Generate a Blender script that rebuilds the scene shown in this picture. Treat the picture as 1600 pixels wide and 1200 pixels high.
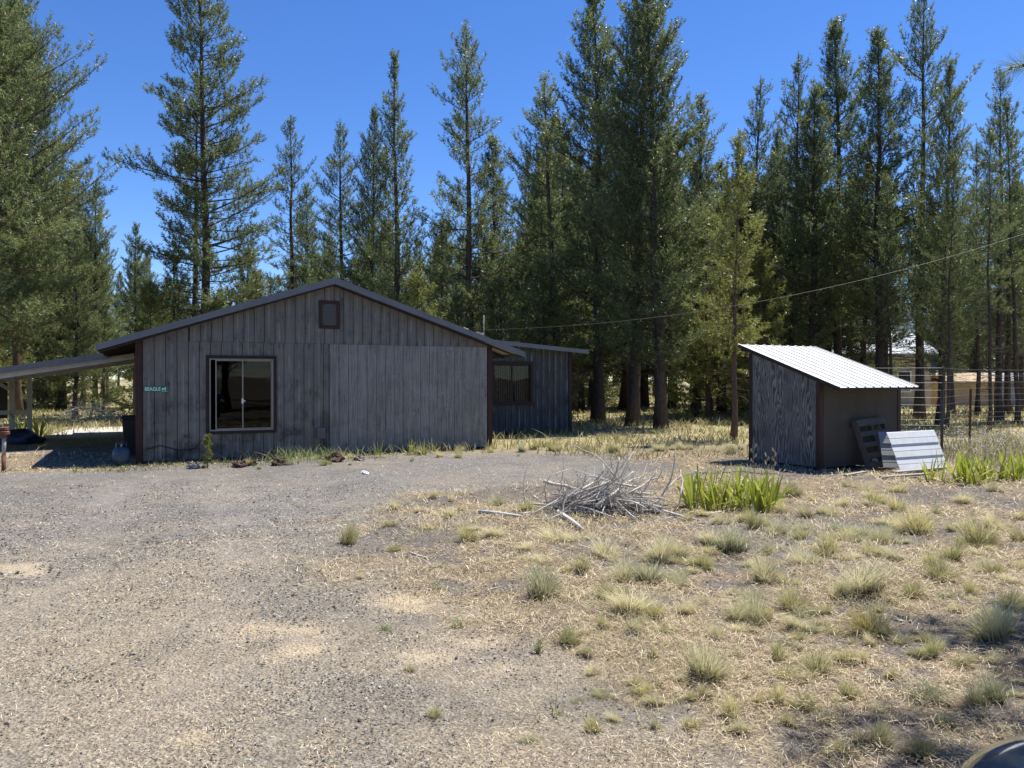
import bpy, math, random
import numpy as np
from mathutils import Vector, Matrix, Euler

for _o in list(bpy.data.objects):
    bpy.data.objects.remove(_o)
SC = bpy.context.scene
COL = SC.collection
R = math.radians
PI = math.pi

# ------------------------------------------------------------------ camera
F, HZ, EYE = 1202.0, 592.0, 1.65          # focal length (photo px), horizon row, eye height
cam_d = bpy.data.cameras.new('camera')
cam = bpy.data.objects.new('camera', cam_d)
COL.objects.link(cam)
cam.location = (0, 0, EYE)
cam.rotation_euler = (R(90) - math.atan2(600 - HZ, F), 0, 0)
cam_d.sensor_width = 36.0
cam_d.lens = F / 1600 * 36.0
cam_d.clip_start = 0.05
cam_d.clip_end = 8000
SC.camera = cam

# ------------------------------------------------------------------ light
SUN = Vector((.346, .242, .906)).normalized()
w = bpy.data.worlds.new('World')
SC.world = w
w.use_nodes = True
wn = w.node_tree
wn.nodes.clear()
wo = wn.nodes.new('ShaderNodeOutputWorld')
wb = wn.nodes.new('ShaderNodeBackground')
sky = wn.nodes.new('ShaderNodeTexSky')
sky.sky_type = 'NISHITA'
sky.sun_disc = False
sky.sun_elevation = math.asin(SUN.z)
sky.sun_rotation = math.atan2(SUN.x, SUN.y)
sky.altitude = 1300
sky.air_density = 0.9
sky.dust_density = 0.0
sky.ozone_density = 3.0
hs = wn.nodes.new('ShaderNodeHueSaturation')
hs.inputs['Saturation'].default_value = 1.24
hs.inputs['Hue'].default_value = 0.510
wn.links.new(sky.outputs[0], hs.inputs['Color'])
wn.links.new(hs.outputs[0], wb.inputs['Color'])
wb.inputs['Strength'].default_value = 0.116
wn.links.new(wb.outputs[0], wo.inputs['Surface'])

sun_d = bpy.data.lights.new('sun', 'SUN')
sun_d.energy = 5.0
sun_d.angle = R(0.5)
sun_d.color = (1.0, .95, .86)
sun_o = bpy.data.objects.new('sun', sun_d)
COL.objects.link(sun_o)
sun_o.location = (10, 7, 30)
sun_o.rotation_euler = SUN.to_track_quat('Z', 'Y').to_euler()

SC.view_settings.view_transform = 'Standard'
SC.view_settings.look = 'None'
SC.view_settings.exposure = 0.76
SC.view_settings.gamma = 1
SC.view_settings.use_curve_mapping = False
SC.render.engine = 'CYCLES'
cy = SC.cycles
cy.max_bounces = 6
cy.diffuse_bounces = 3
cy.glossy_bounces = 3
cy.transmission_bounces = 4
cy.transparent_max_bounces = 8
cy.use_denoising = True
try:
    cy.denoiser = 'OPENIMAGEDENOISE'
    cy.denoising_input_passes = 'RGB_ALBEDO_NORMAL'
    cy.denoising_prefilter = 'ACCURATE'
except Exception:
    pass
cy.sample_clamp_indirect = 4

rng = np.random.default_rng(7)
random.seed(7)


# ------------------------------------------------------------------ shader helpers
class Mat:
    def __init__(s, name, rough=.8, spec=.3):
        s.m = bpy.data.materials.new(name)
        s.m.use_nodes = True
        s.t = s.m.node_tree
        s.b = s.t.nodes['Principled BSDF']
        s.out = s.t.nodes['Material Output']
        s.b.inputs['Roughness'].default_value = rough
        s.b.inputs['Specular IOR Level'].default_value = spec
        s._tc = None

    def put(s, sock, v):
        if isinstance(v, bpy.types.NodeSocket):
            s.t.links.new(v, sock)
        elif isinstance(v, (tuple, list)) and len(v) == 3 and sock.type == 'RGBA':
            sock.default_value = (*v, 1)
        else:
            sock.default_value = v

    def node(s, ty, **kw):
        n = s.t.nodes.new('ShaderNode' + ty)
        for k, v in kw.items():
            setattr(n, k, v)
        return n

    def co(s, which='Object'):
        if s._tc is None:
            s._tc = s.node('TexCoord')
        return s._tc.outputs[which]

    def scaled(s, sc, vec=None):
        n = s.node('Mapping')
        s.put(n.inputs['Vector'], vec if vec is not None else s.co())
        n.inputs['Scale'].default_value = sc
        return n.outputs[0]

    def noise(s, scale, detail=4, rough=.55, vec=None, dist=0, col=False):
        n = s.node('TexNoise')
        s.put(n.inputs['Vector'], vec if vec is not None else s.co())
        n.inputs['Scale'].default_value = scale
        n.inputs['Detail'].default_value = detail
        n.inputs['Roughness'].default_value = rough
        n.inputs['Distortion'].default_value = dist
        return n.outputs['Color' if col else 'Fac']

    def voro(s, scale, vec=None, out='Color', feature='F1'):
        n = s.node('TexVoronoi', feature=feature)
        s.put(n.inputs['Vector'], vec if vec is not None else s.co())
        n.inputs['Scale'].default_value = scale
        return n.outputs[out]

    def ramp(s, fac, stops):
        n = s.node('ValToRGB')
        e = n.color_ramp.elements
        while len(e) < len(stops):
            e.new(.5)
        for el, (p, c) in zip(e, stops):
            el.position = p
            el.color = (*c, 1) if isinstance(c, tuple) else (c, c, c, 1)
        s.put(n.inputs[0], fac)
        return n.outputs[0]

    def mix(s, fac, a, b, blend='MIX'):
        n = s.node('Mix', data_type='RGBA', blend_type=blend)
        s.put(n.inputs[0], fac)
        s.put(n.inputs[6], a)
        s.put(n.inputs[7], b)
        return n.outputs[2]

    def math(s, op, a, b=0., c=None, clamp=False):
        n = s.node('Math', operation=op, use_clamp=clamp)
        s.put(n.inputs[0], a)
        s.put(n.inputs[1], b)
        if c is not None:
            s.put(n.inputs[2], c)
        return n.outputs[0]

    def mapr(s, v, a, b, c=0., d=1.):
        n = s.node('MapRange')
        s.put(n.inputs[0], v)
        for i, x in enumerate((a, b, c, d)):
            n.inputs[i + 1].default_value = x
        return n.outputs[0]

    def sep(s, vec=None):
        n = s.node('SeparateXYZ')
        s.put(n.inputs[0], vec if vec is not None else s.co())
        return n.outputs

    def attr(s, name):
        n = s.node('Attribute')
        n.attribute_name = name
        return n.outputs['Fac']

    def geo(s, which):
        return s.node('NewGeometry').outputs[which]

    def orand(s):
        return s.node('ObjectInfo').outputs['Random']

    def color(s, c):
        s.put(s.b.inputs['Base Color'], c)
        return s

    def bump(s, h, strength=.4, dist=.01):
        n = s.node('Bump')
        n.inputs['Strength'].default_value = strength
        n.inputs['Distance'].default_value = dist
        s.put(n.inputs['Height'], h)
        s.t.links.new(n.outputs[0], s.b.inputs['Normal'])
        return s

    def leafy(s, col, trans, amount=.35):
        """thin leaf: part of the light goes through"""
        tl = s.node('BsdfTranslucent')
        s.put(tl.inputs[0], trans)
        mx = s.node('MixShader')
        mx.inputs[0].default_value = amount
        s.t.links.new(s.b.outputs[0], mx.inputs[1])
        s.t.links.new(tl.outputs[0], mx.inputs[2])
        s.t.links.new(mx.outputs[0], s.out.inputs['Surface'])
        s.color(col)
        return s


def simple(name, c1, c2, scale=6, rough=.8, spec=.3, metal=0., bump=.2, bdist=.004, stretch=None):
    m = Mat(name, rough, spec)
    v = m.scaled(stretch) if stretch else None
    f = m.noise(scale, 6, .6, v)
    m.color(m.ramp(f, [(.3, c1), (.7, c2)]))
    m.b.inputs['Metallic'].default_value = metal
    if bump:
        m.bump(f, bump, bdist)
    return m.m


# ------------------------------------------------------------------ mesh helpers
def link(name, me, parent=None, loc=None, rz=0):
    o = bpy.data.objects.new(name, me)
    COL.objects.link(o)
    if parent:
        o.parent = parent
    if loc is not None:
        o.location = loc
    if rz:
        o.rotation_euler = (0, 0, rz)
    return o


def np_mesh(name, V, Fc, mat=None, smooth=False):
    """V (n,3), Fc (m,k) all the same k -> mesh, fast"""
    V = np.asarray(V, np.float32)
    Fc = np.asarray(Fc, np.int32)
    me = bpy.data.meshes.new(name)
    k = Fc.shape[1]
    me.vertices.add(len(V))
    me.vertices.foreach_set('co', V.ravel())
    me.loops.add(Fc.size)
    me.loops.foreach_set('vertex_index', Fc.ravel())
    me.polygons.add(len(Fc))
    me.polygons.foreach_set('loop_start', np.arange(0, Fc.size, k, dtype=np.int32))
    me.polygons.foreach_set('use_smooth', np.full(len(Fc), smooth))
    me.update(calc_edges=True)
    if mat:
        me.materials.append(mat)
    return me


class MB:
    def __init__(s):
        s.v, s.f = [], []

    def add(s, vs, fs):
        n = len(s.v)
        s.v += [tuple(p) for p in vs]
        s.f += [tuple(i + n for i in f) for f in fs]
        return s

    def box(s, x0, x1, y0, y1, z0, z1):
        return s.add([(x0, y0, z0), (x1, y0, z0), (x1, y1, z0), (x0, y1, z0), (x0, y0, z1), (x1, y0, z1), (x1, y1, z1), (x0, y1, z1)],
                     [(3, 2, 1, 0), (4, 5, 6, 7), (0, 1, 5, 4), (1, 2, 6, 5), (2, 3, 7, 6), (3, 0, 4, 7)])

    def prism_xz(s, poly, y0, y1):
        n = len(poly)
        vs = [(x, y0, z) for x, z in poly] + [(x, y1, z) for x, z in poly]
        fs = [tuple(range(n)), tuple(range(2 * n - 1, n - 1, -1))]
        fs += [((i + 1) % n, i, i + n, (i + 1) % n + n) for i in range(n)]
        return s.add(vs, fs)

    def prism_xy(s, poly, z0, z1):
        n = len(poly)
        vs = [(x, y, z0) for x, y in poly] + [(x, y, z1) for x, y in poly]
        fs = [tuple(range(n - 1, -1, -1)), tuple(range(n, 2 * n))]
        fs += [(i, (i + 1) % n, (i + 1) % n + n, i + n) for i in range(n)]
        return s.add(vs, fs)

    def bar(s, a, b, w, h):
        """rectangular bar from a to b, w across, h up"""
        a, b = Vector(a), Vector(b)
        d = (b - a).normalized()
        up = Vector((0, 0, 1)) if abs(d.z) < .95 else Vector((0, 1, 0))
        r = d.cross(up).normalized() * w / 2
        u = r.cross(d).normalized() * h / 2
        vs = [p + sx * r + sz * u for p in (a, b) for sx, sz in ((-1, -1), (1, -1), (1, 1), (-1, 1))]
        return s.add(vs, [(0, 1, 2, 3), (7, 6, 5, 4), (0, 4, 5, 1), (1, 5, 6, 2), (2, 6, 7, 3), (3, 7, 4, 0)])

    def tube(s, pts, rad, n=6, cap=True):
        pts = [Vector(p) for p in pts]
        m = len(pts)
        if not hasattr(rad, '__len__'):
            rad = [rad] * m
        t0 = (pts[1] - pts[0]).normalized()
        u = t0.cross(Vector((0, 0, 1)) if abs(t0.z) < .9 else Vector((1, 0, 0))).normalized()
        vs, fs = [], []
        for i in range(m):
            t = (pts[min(i + 1, m - 1)] - pts[max(i - 1, 0)]).normalized()
            u = (u - t * u.dot(t)).normalized()
            b = t.cross(u)
            for k in range(n):
                a = 2 * PI * k / n
                vs.append(pts[i] + (u * math.cos(a) + b * math.sin(a)) * rad[i])
        for i in range(m - 1):
            for k in range(n):
                k2 = (k + 1) % n
                fs.append((i * n + k, i * n + k2, (i + 1) * n + k2, (i + 1) * n + k))
        if cap:
            fs.append(tuple(range(n - 1, -1, -1)))
            fs.append(tuple(range((m - 1) * n, m * n)))
        return s.add(vs, fs)

    def lathe(s, prof, n=16, c=(0, 0)):
        vs, fs = [], []
        for r, z in prof:
            for k in range(n):
                a = 2 * PI * k / n
                vs.append((c[0] + r * math.cos(a), c[1] + r * math.sin(a), z))
        m = len(prof)
        for i in range(m - 1):
            for k in range(n):
                k2 = (k + 1) % n
                fs.append((i * n + k, i * n + k2, (i + 1) * n + k2, (i + 1) * n + k))
        fs.append(tuple(range(n - 1, -1, -1)))
        fs.append(tuple(range((m - 1) * n, m * n)))
        return s.add(vs, fs)

    def mesh(s, name, mat, smooth=False):
        me = bpy.data.meshes.new(name)
        me.from_pydata(s.v, [], s.f)
        if smooth:
            me.polygons.foreach_set('use_smooth', [True] * len(me.polygons))
        if mat:
            me.materials.append(mat)
        return me

    def build(s, name, mat, parent=None, loc=None, rz=0, smooth=False):
        return link(name, s.mesh(name, mat, smooth), parent, loc, rz)


def tag(o, label=None, cat=None, group=None, kind=None):
    if label: o['label'] = label
    if cat: o['category'] = cat
    if group: o['group'] = group
    if kind: o['kind'] = kind
    return o


def thing(name, label, cat, loc=(0, 0, 0), rz=0, group=None):
    o = bpy.data.objects.new(name, None)
    o.empty_display_size = .2
    COL.objects.link(o)
    o.location = loc
    o.rotation_euler = (0, 0, rz)
    return tag(o, label, cat, group)


def copy_thing(src, loc, rz, scale=1., label=None, group=None, tilt=(0, 0)):
    c = src.copy()
    COL.objects.link(c)
    for ch in CH.get(src.name, []):
        d = ch.copy()
        COL.objects.link(d)
        d.parent = c
    c.location = loc
    c.rotation_euler = (tilt[0], tilt[1], rz)
    c.scale = (scale,) * 3 if not hasattr(scale, '__len__') else scale
    if label: c['label'] = label
    if group: c['group'] = group
    return c


CH = {}      # prototype name -> its child objects


def bevel(o, width=.004, seg=1):
    b = o.modifiers.new('bevel', 'BEVEL')
    b.width = width
    b.segments = seg
    b.limit_method = 'ANGLE'
    return o


# ------------------------------------------------------------------ ground shape and cover
def gz(x, y):
    x = np.asarray(x, float)
    y = np.asarray(y, float)
    z = .022 * np.sin(x * .9 + 1.3) * np.sin(y * .7 + .4) + .012 * np.sin(x * 2.3 + y * 1.1) + .010 * np.sin(y * 2.9 - x * 1.7)
    fade = np.clip((np.hypot(x, y)) / 4, 0, 1)
    return z * fade


def gp(px, py):
    """photo pixel on the ground -> world point"""
    Y = EYE * F / (py - HZ)
    X = (px - 800) / F * Y
    return X, Y, float(gz(X, Y))


def at(px, py, Y):
    return Vector(((px - 800) / F * Y, Y, EYE + (HZ - py) / F * Y))


def vnoise(x, y, seed=0):
    """cheap smooth value noise in 0..1"""
    x = np.asarray(x, float)
    y = np.asarray(y, float)
    r = np.random.default_rng(seed).random((64, 64))
    xi, yi = np.floor(x).astype(int), np.floor(y).astype(int)
    fx, fy = x - xi, y - yi
    fx, fy = fx * fx * (3 - 2 * fx), fy * fy * (3 - 2 * fy)
    g = lambda a, b: r[a % 64, b % 64]
    return (g(xi, yi) * (1 - fx) + g(xi + 1, yi) * fx) * (1 - fy) + (g(xi, yi + 1) * (1 - fx) + g(xi + 1, yi + 1) * fx) * fy


def sst(a, b, t):
    t = np.clip((t - a) / (b - a), 0, 1)
    return t * t * (3 - 2 * t)


def gravel_mask(x, y):
    """1 where the yard is gravel, 0 where straw and bunchgrass take over"""
    xb = np.interp(y, [0, 3.3, 4.9, 6.4, 9, 10.6, 11.6, 12.6, 14, 15.5, 17.5, 19.5], [1.4, .6, -.2, -1.0, -1.7, -1.5, -.3, 2.0, 2.9, 2.0, .9, -40])
    wob = (vnoise(x * .9, y * .9, 3) - .5) * 1.6 + (vnoise(x * 2.7, y * 2.7, 4) - .5) * .8
    m = 1 - sst(-.7, .9, x - xb + wob)
    # grassy foot of the house
    u = np.array([.901, .4337])
    dx, dy = x + 7.3, y - 15.1
    s_ = dx * u[0] + dy * u[1]
    v_ = -dx * u[1] + dy * u[0]
    foot = sst(-1.25, -.55, v_ + (vnoise(x * 2, y * 2, 8) - .5) * .5)
    far = sst(-13, -10, x) * 0 + 1
    return m * (1 - foot) * far


SAND = [gp(440, 985) + (.26,), gp(640, 937) + (.28,), gp(20, 890) + (.34,), gp(665, 1022) + (.2,), gp(780, 1042) + (.14,), gp(300, 1160) + (.10,), gp(480, 1020) + (.2,), gp(735, 1000) + (.18,)]


def sand_mask(x, y):
    m = np.zeros_like(np.asarray(x, float))
    wob = (vnoise(x * 4, y * 4, 5) - .5) * .9 + (vnoise(x * 15, y * 15, 6) - .5) * .5
    for sx, sy, _, r in SAND:
        d = np.hypot((x - sx) * .8, (y - sy) * 1.15) / r + wob
        m = np.maximum(m, .62 * (1 - sst(.1, 1.2, d)))
    return m


def dirt_mask(x, y):
    """patches of bare dark cinder soil between the straw"""
    n = vnoise(x * .75 + 3, y * .75, 61) * .36 + vnoise(x * 2.3, y * 2.3 + 5, 62) * .38 + vnoise(x * 7, y * 7, 63) * .38
    return sst(.56, .72, n)


def track_mask(x, y):
    """two faint wheel tracks of packed fine gravel running towards the carport"""
    c = -2.4 - .052 * np.clip(y - 2, 0, 30) ** 1.75 + .25 * (vnoise(y * .6, y * 0, 71) - .5)
    w_ = .26 + .14 * vnoise(x * 1.3, y * 1.3, 72)
    m = 0
    for o in (-.78, .78):
        m = np.maximum(m, 1 - sst(.3, 1.0, np.abs(x - c - o) / w_ / 1.3))
    return m * np.clip(.3 + vnoise(x * 2, y * 2, 73), 0, 1) * (1 - sst(11, 13.5, y))


def axis(lo, hi, step, far, n):
    g = np.geomspace(step, far, n).cumsum()
    g = g / g[-1] * far
    return np.concatenate([lo - g[::-1], np.arange(lo, hi + 1e-6, step), hi + g])


ground_m = Mat('ground_soil', .95, .15)
m = ground_m
P = m.co()
gA = m.attr('gravel'); sA = m.attr('sand'); fA = m.attr('forest')
stone = m.voro(70)
stone2 = m.voro(28)
sc1 = m.ramp(stone, [(0, (.045, .042, .038)), (.35, (.12, .112, .102)), (.7, (.235, .22, .20)), (1, (.51, .485, .445))])
sc2 = m.ramp(stone2, [(0, (.075, .072, .067)), (.6, (.175, .168, .158)), (1, (.36, .345, .325))])
gcol = m.mix(.35, sc1, sc2)
big = m.noise(.55, 5, .6)
py_ = m.sep()[1]
warm = m.math('ADD', m.mapr(big, .40, .66, 0, .45), m.mapr(py_, 9.5, 5.0, 0, .55), clamp=True)
gcol = m.mix(warm, gcol, m.mix(.55, gcol, m.ramp(m.noise(30, 6, .7), [(.3, (.21, .158, .10)), (.7, (.48, .39, .255))])))
fib = m.noise(9, 8, .75, m.scaled((1, 1, 1)), dist=1.5)
fine = m.noise(45, 6, .7)
straw = m.ramp(fine, [(.28, (.06, .048, .034)), (.45, (.18, .14, .09)), (.6, (.33, .26, .165)), (.78, (.54, .45, .31))])
dirt = m.ramp(fine, [(.3, (.055, .047, .042)), (.7, (.21, .18, .155))])
patch = m.noise(1.5, 6, .65)
dA = m.attr('dirt')
straw = m.mix(m.math('ADD', m.math('MULTIPLY', dA, .9), m.mapr(patch, .46, .62, .08, .7), clamp=True), straw, dirt)
gcol = m.mix(m.math('MULTIPLY', m.attr('track'), .55), gcol, m.mix(.35, gcol, (.33, .29, .25)))
gcol = m.mix(m.math('MULTIPLY', dA, .45), gcol, m.mix(.5, gcol, (.06, .055, .055)))
forestc = m.ramp(m.noise(3, 8, .7), [(.3, (.12, .10, .05)), (.5, (.30, .26, .13)), (.72, (.50, .44, .25))])
base = m.mix(gA, straw, gcol)
base = m.mix(fA, base, forestc)
base = m.mix(sA, base, m.ramp(fine, [(.25, (.36, .28, .18)), (.75, (.62, .52, .36))]))
m.color(base)
m.bump(m.mix(gA, fine, m.voro(55, out='Distance')), .8, .02)

xs = axis(-15, 15, .13, 2500, 42)
ys = axis(.6, 21, .10, 2500, 42)
GX, GY = np.meshgrid(xs, ys)
near = np.exp(-(np.hypot(GX, GY - 8) / 16) ** 4)
GZ = gz(GX, GY) - .018 * track_mask(GX, GY) + near * ((vnoise(GX * 5, GY * 5, 11) - .5) * .02 + (vnoise(GX * 11, GY * 11, 12) - .5) * .016)
# far away the ground stays level
ny, nx = GX.shape
idx = np.arange(ny * nx).reshape(ny, nx)
Fq = np.stack([idx[:-1, :-1], idx[:-1, 1:], idx[1:, 1:], idx[1:, :-1]], -1).reshape(-1, 4)
gme = np_mesh('ground', np.stack([GX, GY, GZ], -1).reshape(-1, 3), Fq, ground_m.m, True)
for nm, arr in (('gravel', gravel_mask(GX, GY)), ('sand', sand_mask(GX, GY)), ('dirt', dirt_mask(GX, GY)), ('track', track_mask(GX, GY)), ('forest', sst(16.5, 20, GY + (vnoise(GX * .5, GY * .5, 2) - .5) * 3))):
    a = gme.attributes.new(nm, 'FLOAT', 'POINT')
    a.data.foreach_set('value', arr.ravel().astype(np.float32))
tag(link('ground', gme), kind='structure')

# pale drive running past the back of the carport
drv = simple('drive_concrete', (.40, .37, .33), (.52, .48, .43), 5, .9, .2, 0, .3)
p4 = [gp(52, 689), gp(222, 681), gp(222, 668), gp(118, 671)]
MB().add([(x, y, .05) for x, y, z in p4] + [(x, y, -.05) for x, y, z in p4],
         [(0, 1, 2, 3), (0, 4, 5, 1), (1, 5, 6, 2), (2, 6, 7, 3), (3, 7, 4, 0)]).build('driveway', drv)['kind'] = 'structure'
tag(bpy.data.objects['driveway'], kind='structure')

# ------------------------------------------------------------------ building materials
def siding_mat(name, base_a, base_b, pale=False, blue=0.):
    m = Mat(name, .75, .25)
    x, y, z = m.sep()
    streak = m.noise(5, 6, .65, m.scaled((9, 9, .35)))
    grain = m.noise(30, 5, .7, m.scaled((5, 5, .5)))
    blot = m.noise(2.3, 7, .7)
    c = m.ramp(streak, [(.15, base_a), (.85, base_b)])
    c = m.mix(m.mapr(m.orand(), 0, 1, 0, .5), c, m.mix(.4, c, (.06, .06, .063)))
    # dirt and mould blotches, mostly low on the wall
    low = m.mapr(z, 1.9, .1, 0, 1)
    dm = m.math('MULTIPLY', m.mapr(blot, .47, .60), m.math('ADD', m.math('MULTIPLY', low, .65), .12))
    c = m.mix(dm, c, (.03, .026, .024))
    mould = m.math('MULTIPLY', m.mapr(m.noise(7, 8, .75, m.scaled((1.6, 1.6, .5))), .52, .62), m.math('MULTIPLY', m.mapr(blot, .4, .6), .75))
    c = m.mix(mould, c, (.026, .024, .023))
    if pale:
        # the newer lower sheet on the right: paler, flecked with worn spots
        zone = m.math('MULTIPLY', m.mapr(x, 3.68, 3.70), m.mapr(z, 2.42, 2.40))
        fleck = m.math('MULTIPLY', m.mapr(m.noise(16, 9, .8, m.scaled((1.5, 1.5, .7))), .54, .64), m.mapr(m.noise(1.1, 3, .5), .38, .62))
        wash = m.mapr(streak, .32, .68, .05, .8)
        c = m.mix(m.math('MULTIPLY', zone, wash), c, (.36, .345, .31))
        c = m.mix(m.math('MULTIPLY', zone, m.math('MULTIPLY', fleck, m.mapr(x, 4.0, 6.2, .35, .95))), c, (.50, .485, .45))
    fr_ = m.math('FRACT', m.math('DIVIDE', m.math('ADD', x, .2076 * 40 - 3.70 if pale else 8.), .2076))
    edge = m.math('MULTIPLY', m.mapr(fr_, .72, .97), m.mapr(m.noise(3.1, 6, .7, m.scaled((1.5, 1.5, .6))), .44, .62))
    c = m.mix(m.math('MULTIPLY', edge, .5), c, (.42, .40, .365))
    c = m.mix(m.mapr(m.noise(.9, 5, .65), .42, .66, 0, .5), c, m.mix(.5, c, (.07, .066, .06)))
    drip = m.math('MULTIPLY', m.mapr(m.noise(9, 3, .5, m.scaled((6, 6, .12))), .58, .70), .45)
    c = m.mix(drip, c, (.26, .26, .26))
    m.color(c)
    m.bump(grain, .35, .004)
    return m.m


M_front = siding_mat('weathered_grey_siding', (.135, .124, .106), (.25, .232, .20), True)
M_ext = siding_mat('shade_tinted_siding', (.044, .052, .060), (.078, .088, .098))  # bluish dark of sky-lit shade is put into this siding colour
M_groove = simple('siding_backing', (.036, .034, .03), (.06, .056, .05), 5)
M_brown = simple('brown_red_trim', (.035, .015, .012), (.065, .028, .021), 12, .6, .3, stretch=(3, 3, .4))
M_dark_trim = simple('dark_brown_trim', (.02, .013, .011), (.04, .024, .02), 12, .6, .3)
M_fascia = simple('grey_metal_fascia', (.135, .147, .155), (.175, .187, .195), 3, .45, .5, .0, .05)
M_roofmetal = simple('grey_metal_roof', (.30, .31, .32), (.40, .41, .42), 2, .4, .5, .3, .05)
M_alu = simple('mill_aluminium', (.26, .245, .22), (.34, .32, .29), 10, .45, .5, .4, .05)
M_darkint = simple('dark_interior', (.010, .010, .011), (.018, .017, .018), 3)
M_curtain = simple('blind_fabric', (.30, .34, .33), (.42, .46, .45), 8)
M_green = simple('sign_green_paint', (.004, .17, .10), (.008, .21, .125), 14, .45, .5, 0, .05)
M_white = simple('white_paint', (.70, .72, .70), (.80, .82, .80), 14, .5, .4, 0, .05)
M_offwhite = simple('offwhite_carport_paint', (.42, .42, .38), (.55, .55, .50), 4, .7, .3, 0, .1)
M_vent = simple('grey_vent_louvre', (.105, .10, .09), (.15, .142, .128), 20, .6)
M_steelbox = simple('galvanised_box', (.10, .108, .113), (.14, .15, .157), 9, .5, .4, .2)
M_black = simple('black_plastic', (.012, .012, .013), (.022, .022, .024), 8, .5, .4)


def glass_mat():
    m = Mat('window_glass', .02, .5)
    tr = m.node('BsdfTransparent'); tr.inputs[0].default_value = (.55, .58, .58, 1)
    gl = m.node('BsdfGlossy'); gl.inputs['Roughness'].default_value = .015
    fr = m.node('Fresnel'); fr.inputs[0].default_value = 1.5
    wob = m.node('Bump'); wob.inputs['Strength'].default_value = .08; wob.inputs['Distance'].default_value = .02
    m.put(wob.inputs['Height'], m.noise(1.4, 2))
    m.t.links.new(wob.outputs[0], gl.inputs['Normal'])
    mx = m.node('MixShader')
    m.put(mx.inputs[0], m.math('MULTIPLY', fr.outputs[0], .5)); m.t.links.new(tr.outputs[0], mx.inputs[1]); m.t.links.new(gl.outputs[0], mx.inputs[2])
    m.t.links.new(mx.outputs[0], m.out.inputs['Surface'])
    return m.m


M_glass = glass_mat()

# ------------------------------------------------------------------ house  (local x along the front wall, y into depth)
HA = R(25.7)
A = Vector((-7.3, 15.1, 0))
HU = Vector((math.cos(HA), math.sin(HA), 0))
HV = Vector((-math.sin(HA), math.cos(HA), 0))
hp = lambda s, v, z=0.: A + HU * s + HV * v + Vector((0, 0, z))
L, SA = 7.54, 3.78
RZ, SL = 3.83, .336                                   # ridge top, pitch
zr = lambda s: RZ - SL * abs(s - SA)                  # roof top
ztop = lambda s: zr(s) - .155                         # head of the wall
DEPTH = 9.4
WIN = (1.203, 2.589, .52, 2.13)                       # front window s0 s1 z0 z1

house = thing('house', 'weathered grey single storey house with low gable roof and a sliding window', 'house', A, HA)
wall = MB()
# backing of the front wall, four pieces round the window opening
wall.prism_xz([(0, -.15), (WIN[0] + .05, -.15), (WIN[0] + .05, ztop(WIN[0] + .05)), (0, ztop(0))], .02, .14)
wall.prism_xz([(WIN[1] - .05, -.15), (L, -.15), (L, ztop(L)), (SA, ztop(SA)), (WIN[1] - .05, ztop(WIN[1] - .05))], .02, .14)
wall.prism_xz([(WIN[0] + .05, -.15), (WIN[1] - .05, -.15), (WIN[1] - .05, WIN[2] + .05), (WIN[0] + .05, WIN[2] + .05)], .02, .14)
wall.prism_xz([(WIN[0] + .05, WIN[3] - .05), (WIN[1] - .05, WIN[3] - .05), (WIN[1] - .05, ztop(WIN[1] - .05)), (WIN[0] + .05, ztop(WIN[0] + .05))], .02, .14)
fw = wall.build('front_wall', M_groove, house)


def boards(s0, s1, pitch, gap, zlo, zhi, y0, mat, parent, holes, rnd, thick=.018):
    """vertical siding boards between s0 and s1; zlo / zhi are functions of s"""
    s = s0
    k = 0
    while s < s1 - .02:
        a, b = s + gap / 2, min(s + pitch, s1) - gap / 2
        spans = [(zlo, zhi)]
        for h in holes:
            if a < h[1] and b > h[0]:
                # board crosses an opening: keep what is above and below; side slivers stay
                new = []
                new.append((zlo, (lambda q, h=h: h[2])))
                new.append(((lambda q, h=h: h[3]), zhi))
                spans = new
                if a < h[0] - .015:
                    boards_piece(a, h[0] - .002, zlo, zhi, y0, thick, mat, parent, rnd)
                    a = h[0]
                if b > h[1] + .015:
                    boards_piece(h[1] + .002, b, zlo, zhi, y0, thick, mat, parent, rnd)
                    b = h[1]
        for lo, hi in spans:
            boards_piece(a, b, lo, hi, y0, thick, mat, parent, rnd)
        s += pitch
        k += 1


def boards_piece(a, b, lo, hi, y0, thick, mat, parent, rnd):
    if b - a < .01:
        return
    pts = [(a, lo(a)), (b, lo(b)), (b, hi(b)), (a, hi(a))]
    if a < SA < b and hi(SA) > max(hi(a), hi(b)):
        pts.insert(3, (SA, hi(SA)))
    y = y0 + rnd.uniform(-.0035, .0035)
    MB().prism_xz(pts, y - thick, y).build('siding_board', mat, parent)


rnd = random.Random(3)
SEAM = 2.405
# full height boards left of the joint, lower and upper sheets right of it
boards(.045, .875, .2076, .012, lambda s: .03, lambda s: ztop(s) - .004, .018, M_front, fw, [], rnd)
boards(.875, 3.69, .2076, .012, lambda s: .03, lambda s: min(SEAM, ztop(s) - .004), .018, M_front, fw, [WIN], rnd)
boards(.90, L - .09, .2076, .012, lambda s: SEAM + .006, lambda s: max(ztop(s) - .004, SEAM + .02), .012, M_front, fw, [], rnd)
boards(3.70, L - .09, .2076, .009, lambda s: .04, lambda s: SEAM, .009, M_front, fw, [], rnd)
# corner boards
bevel(MB().box(-.085, .04, -.022, .10, -.05, 2.47).build('corner_board', M_brown, house))
bevel(MB().box(L - .085, L + .03, -.022, .10, -.05, ztop(L) + .02).build('corner_board', M_brown, house))
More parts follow.
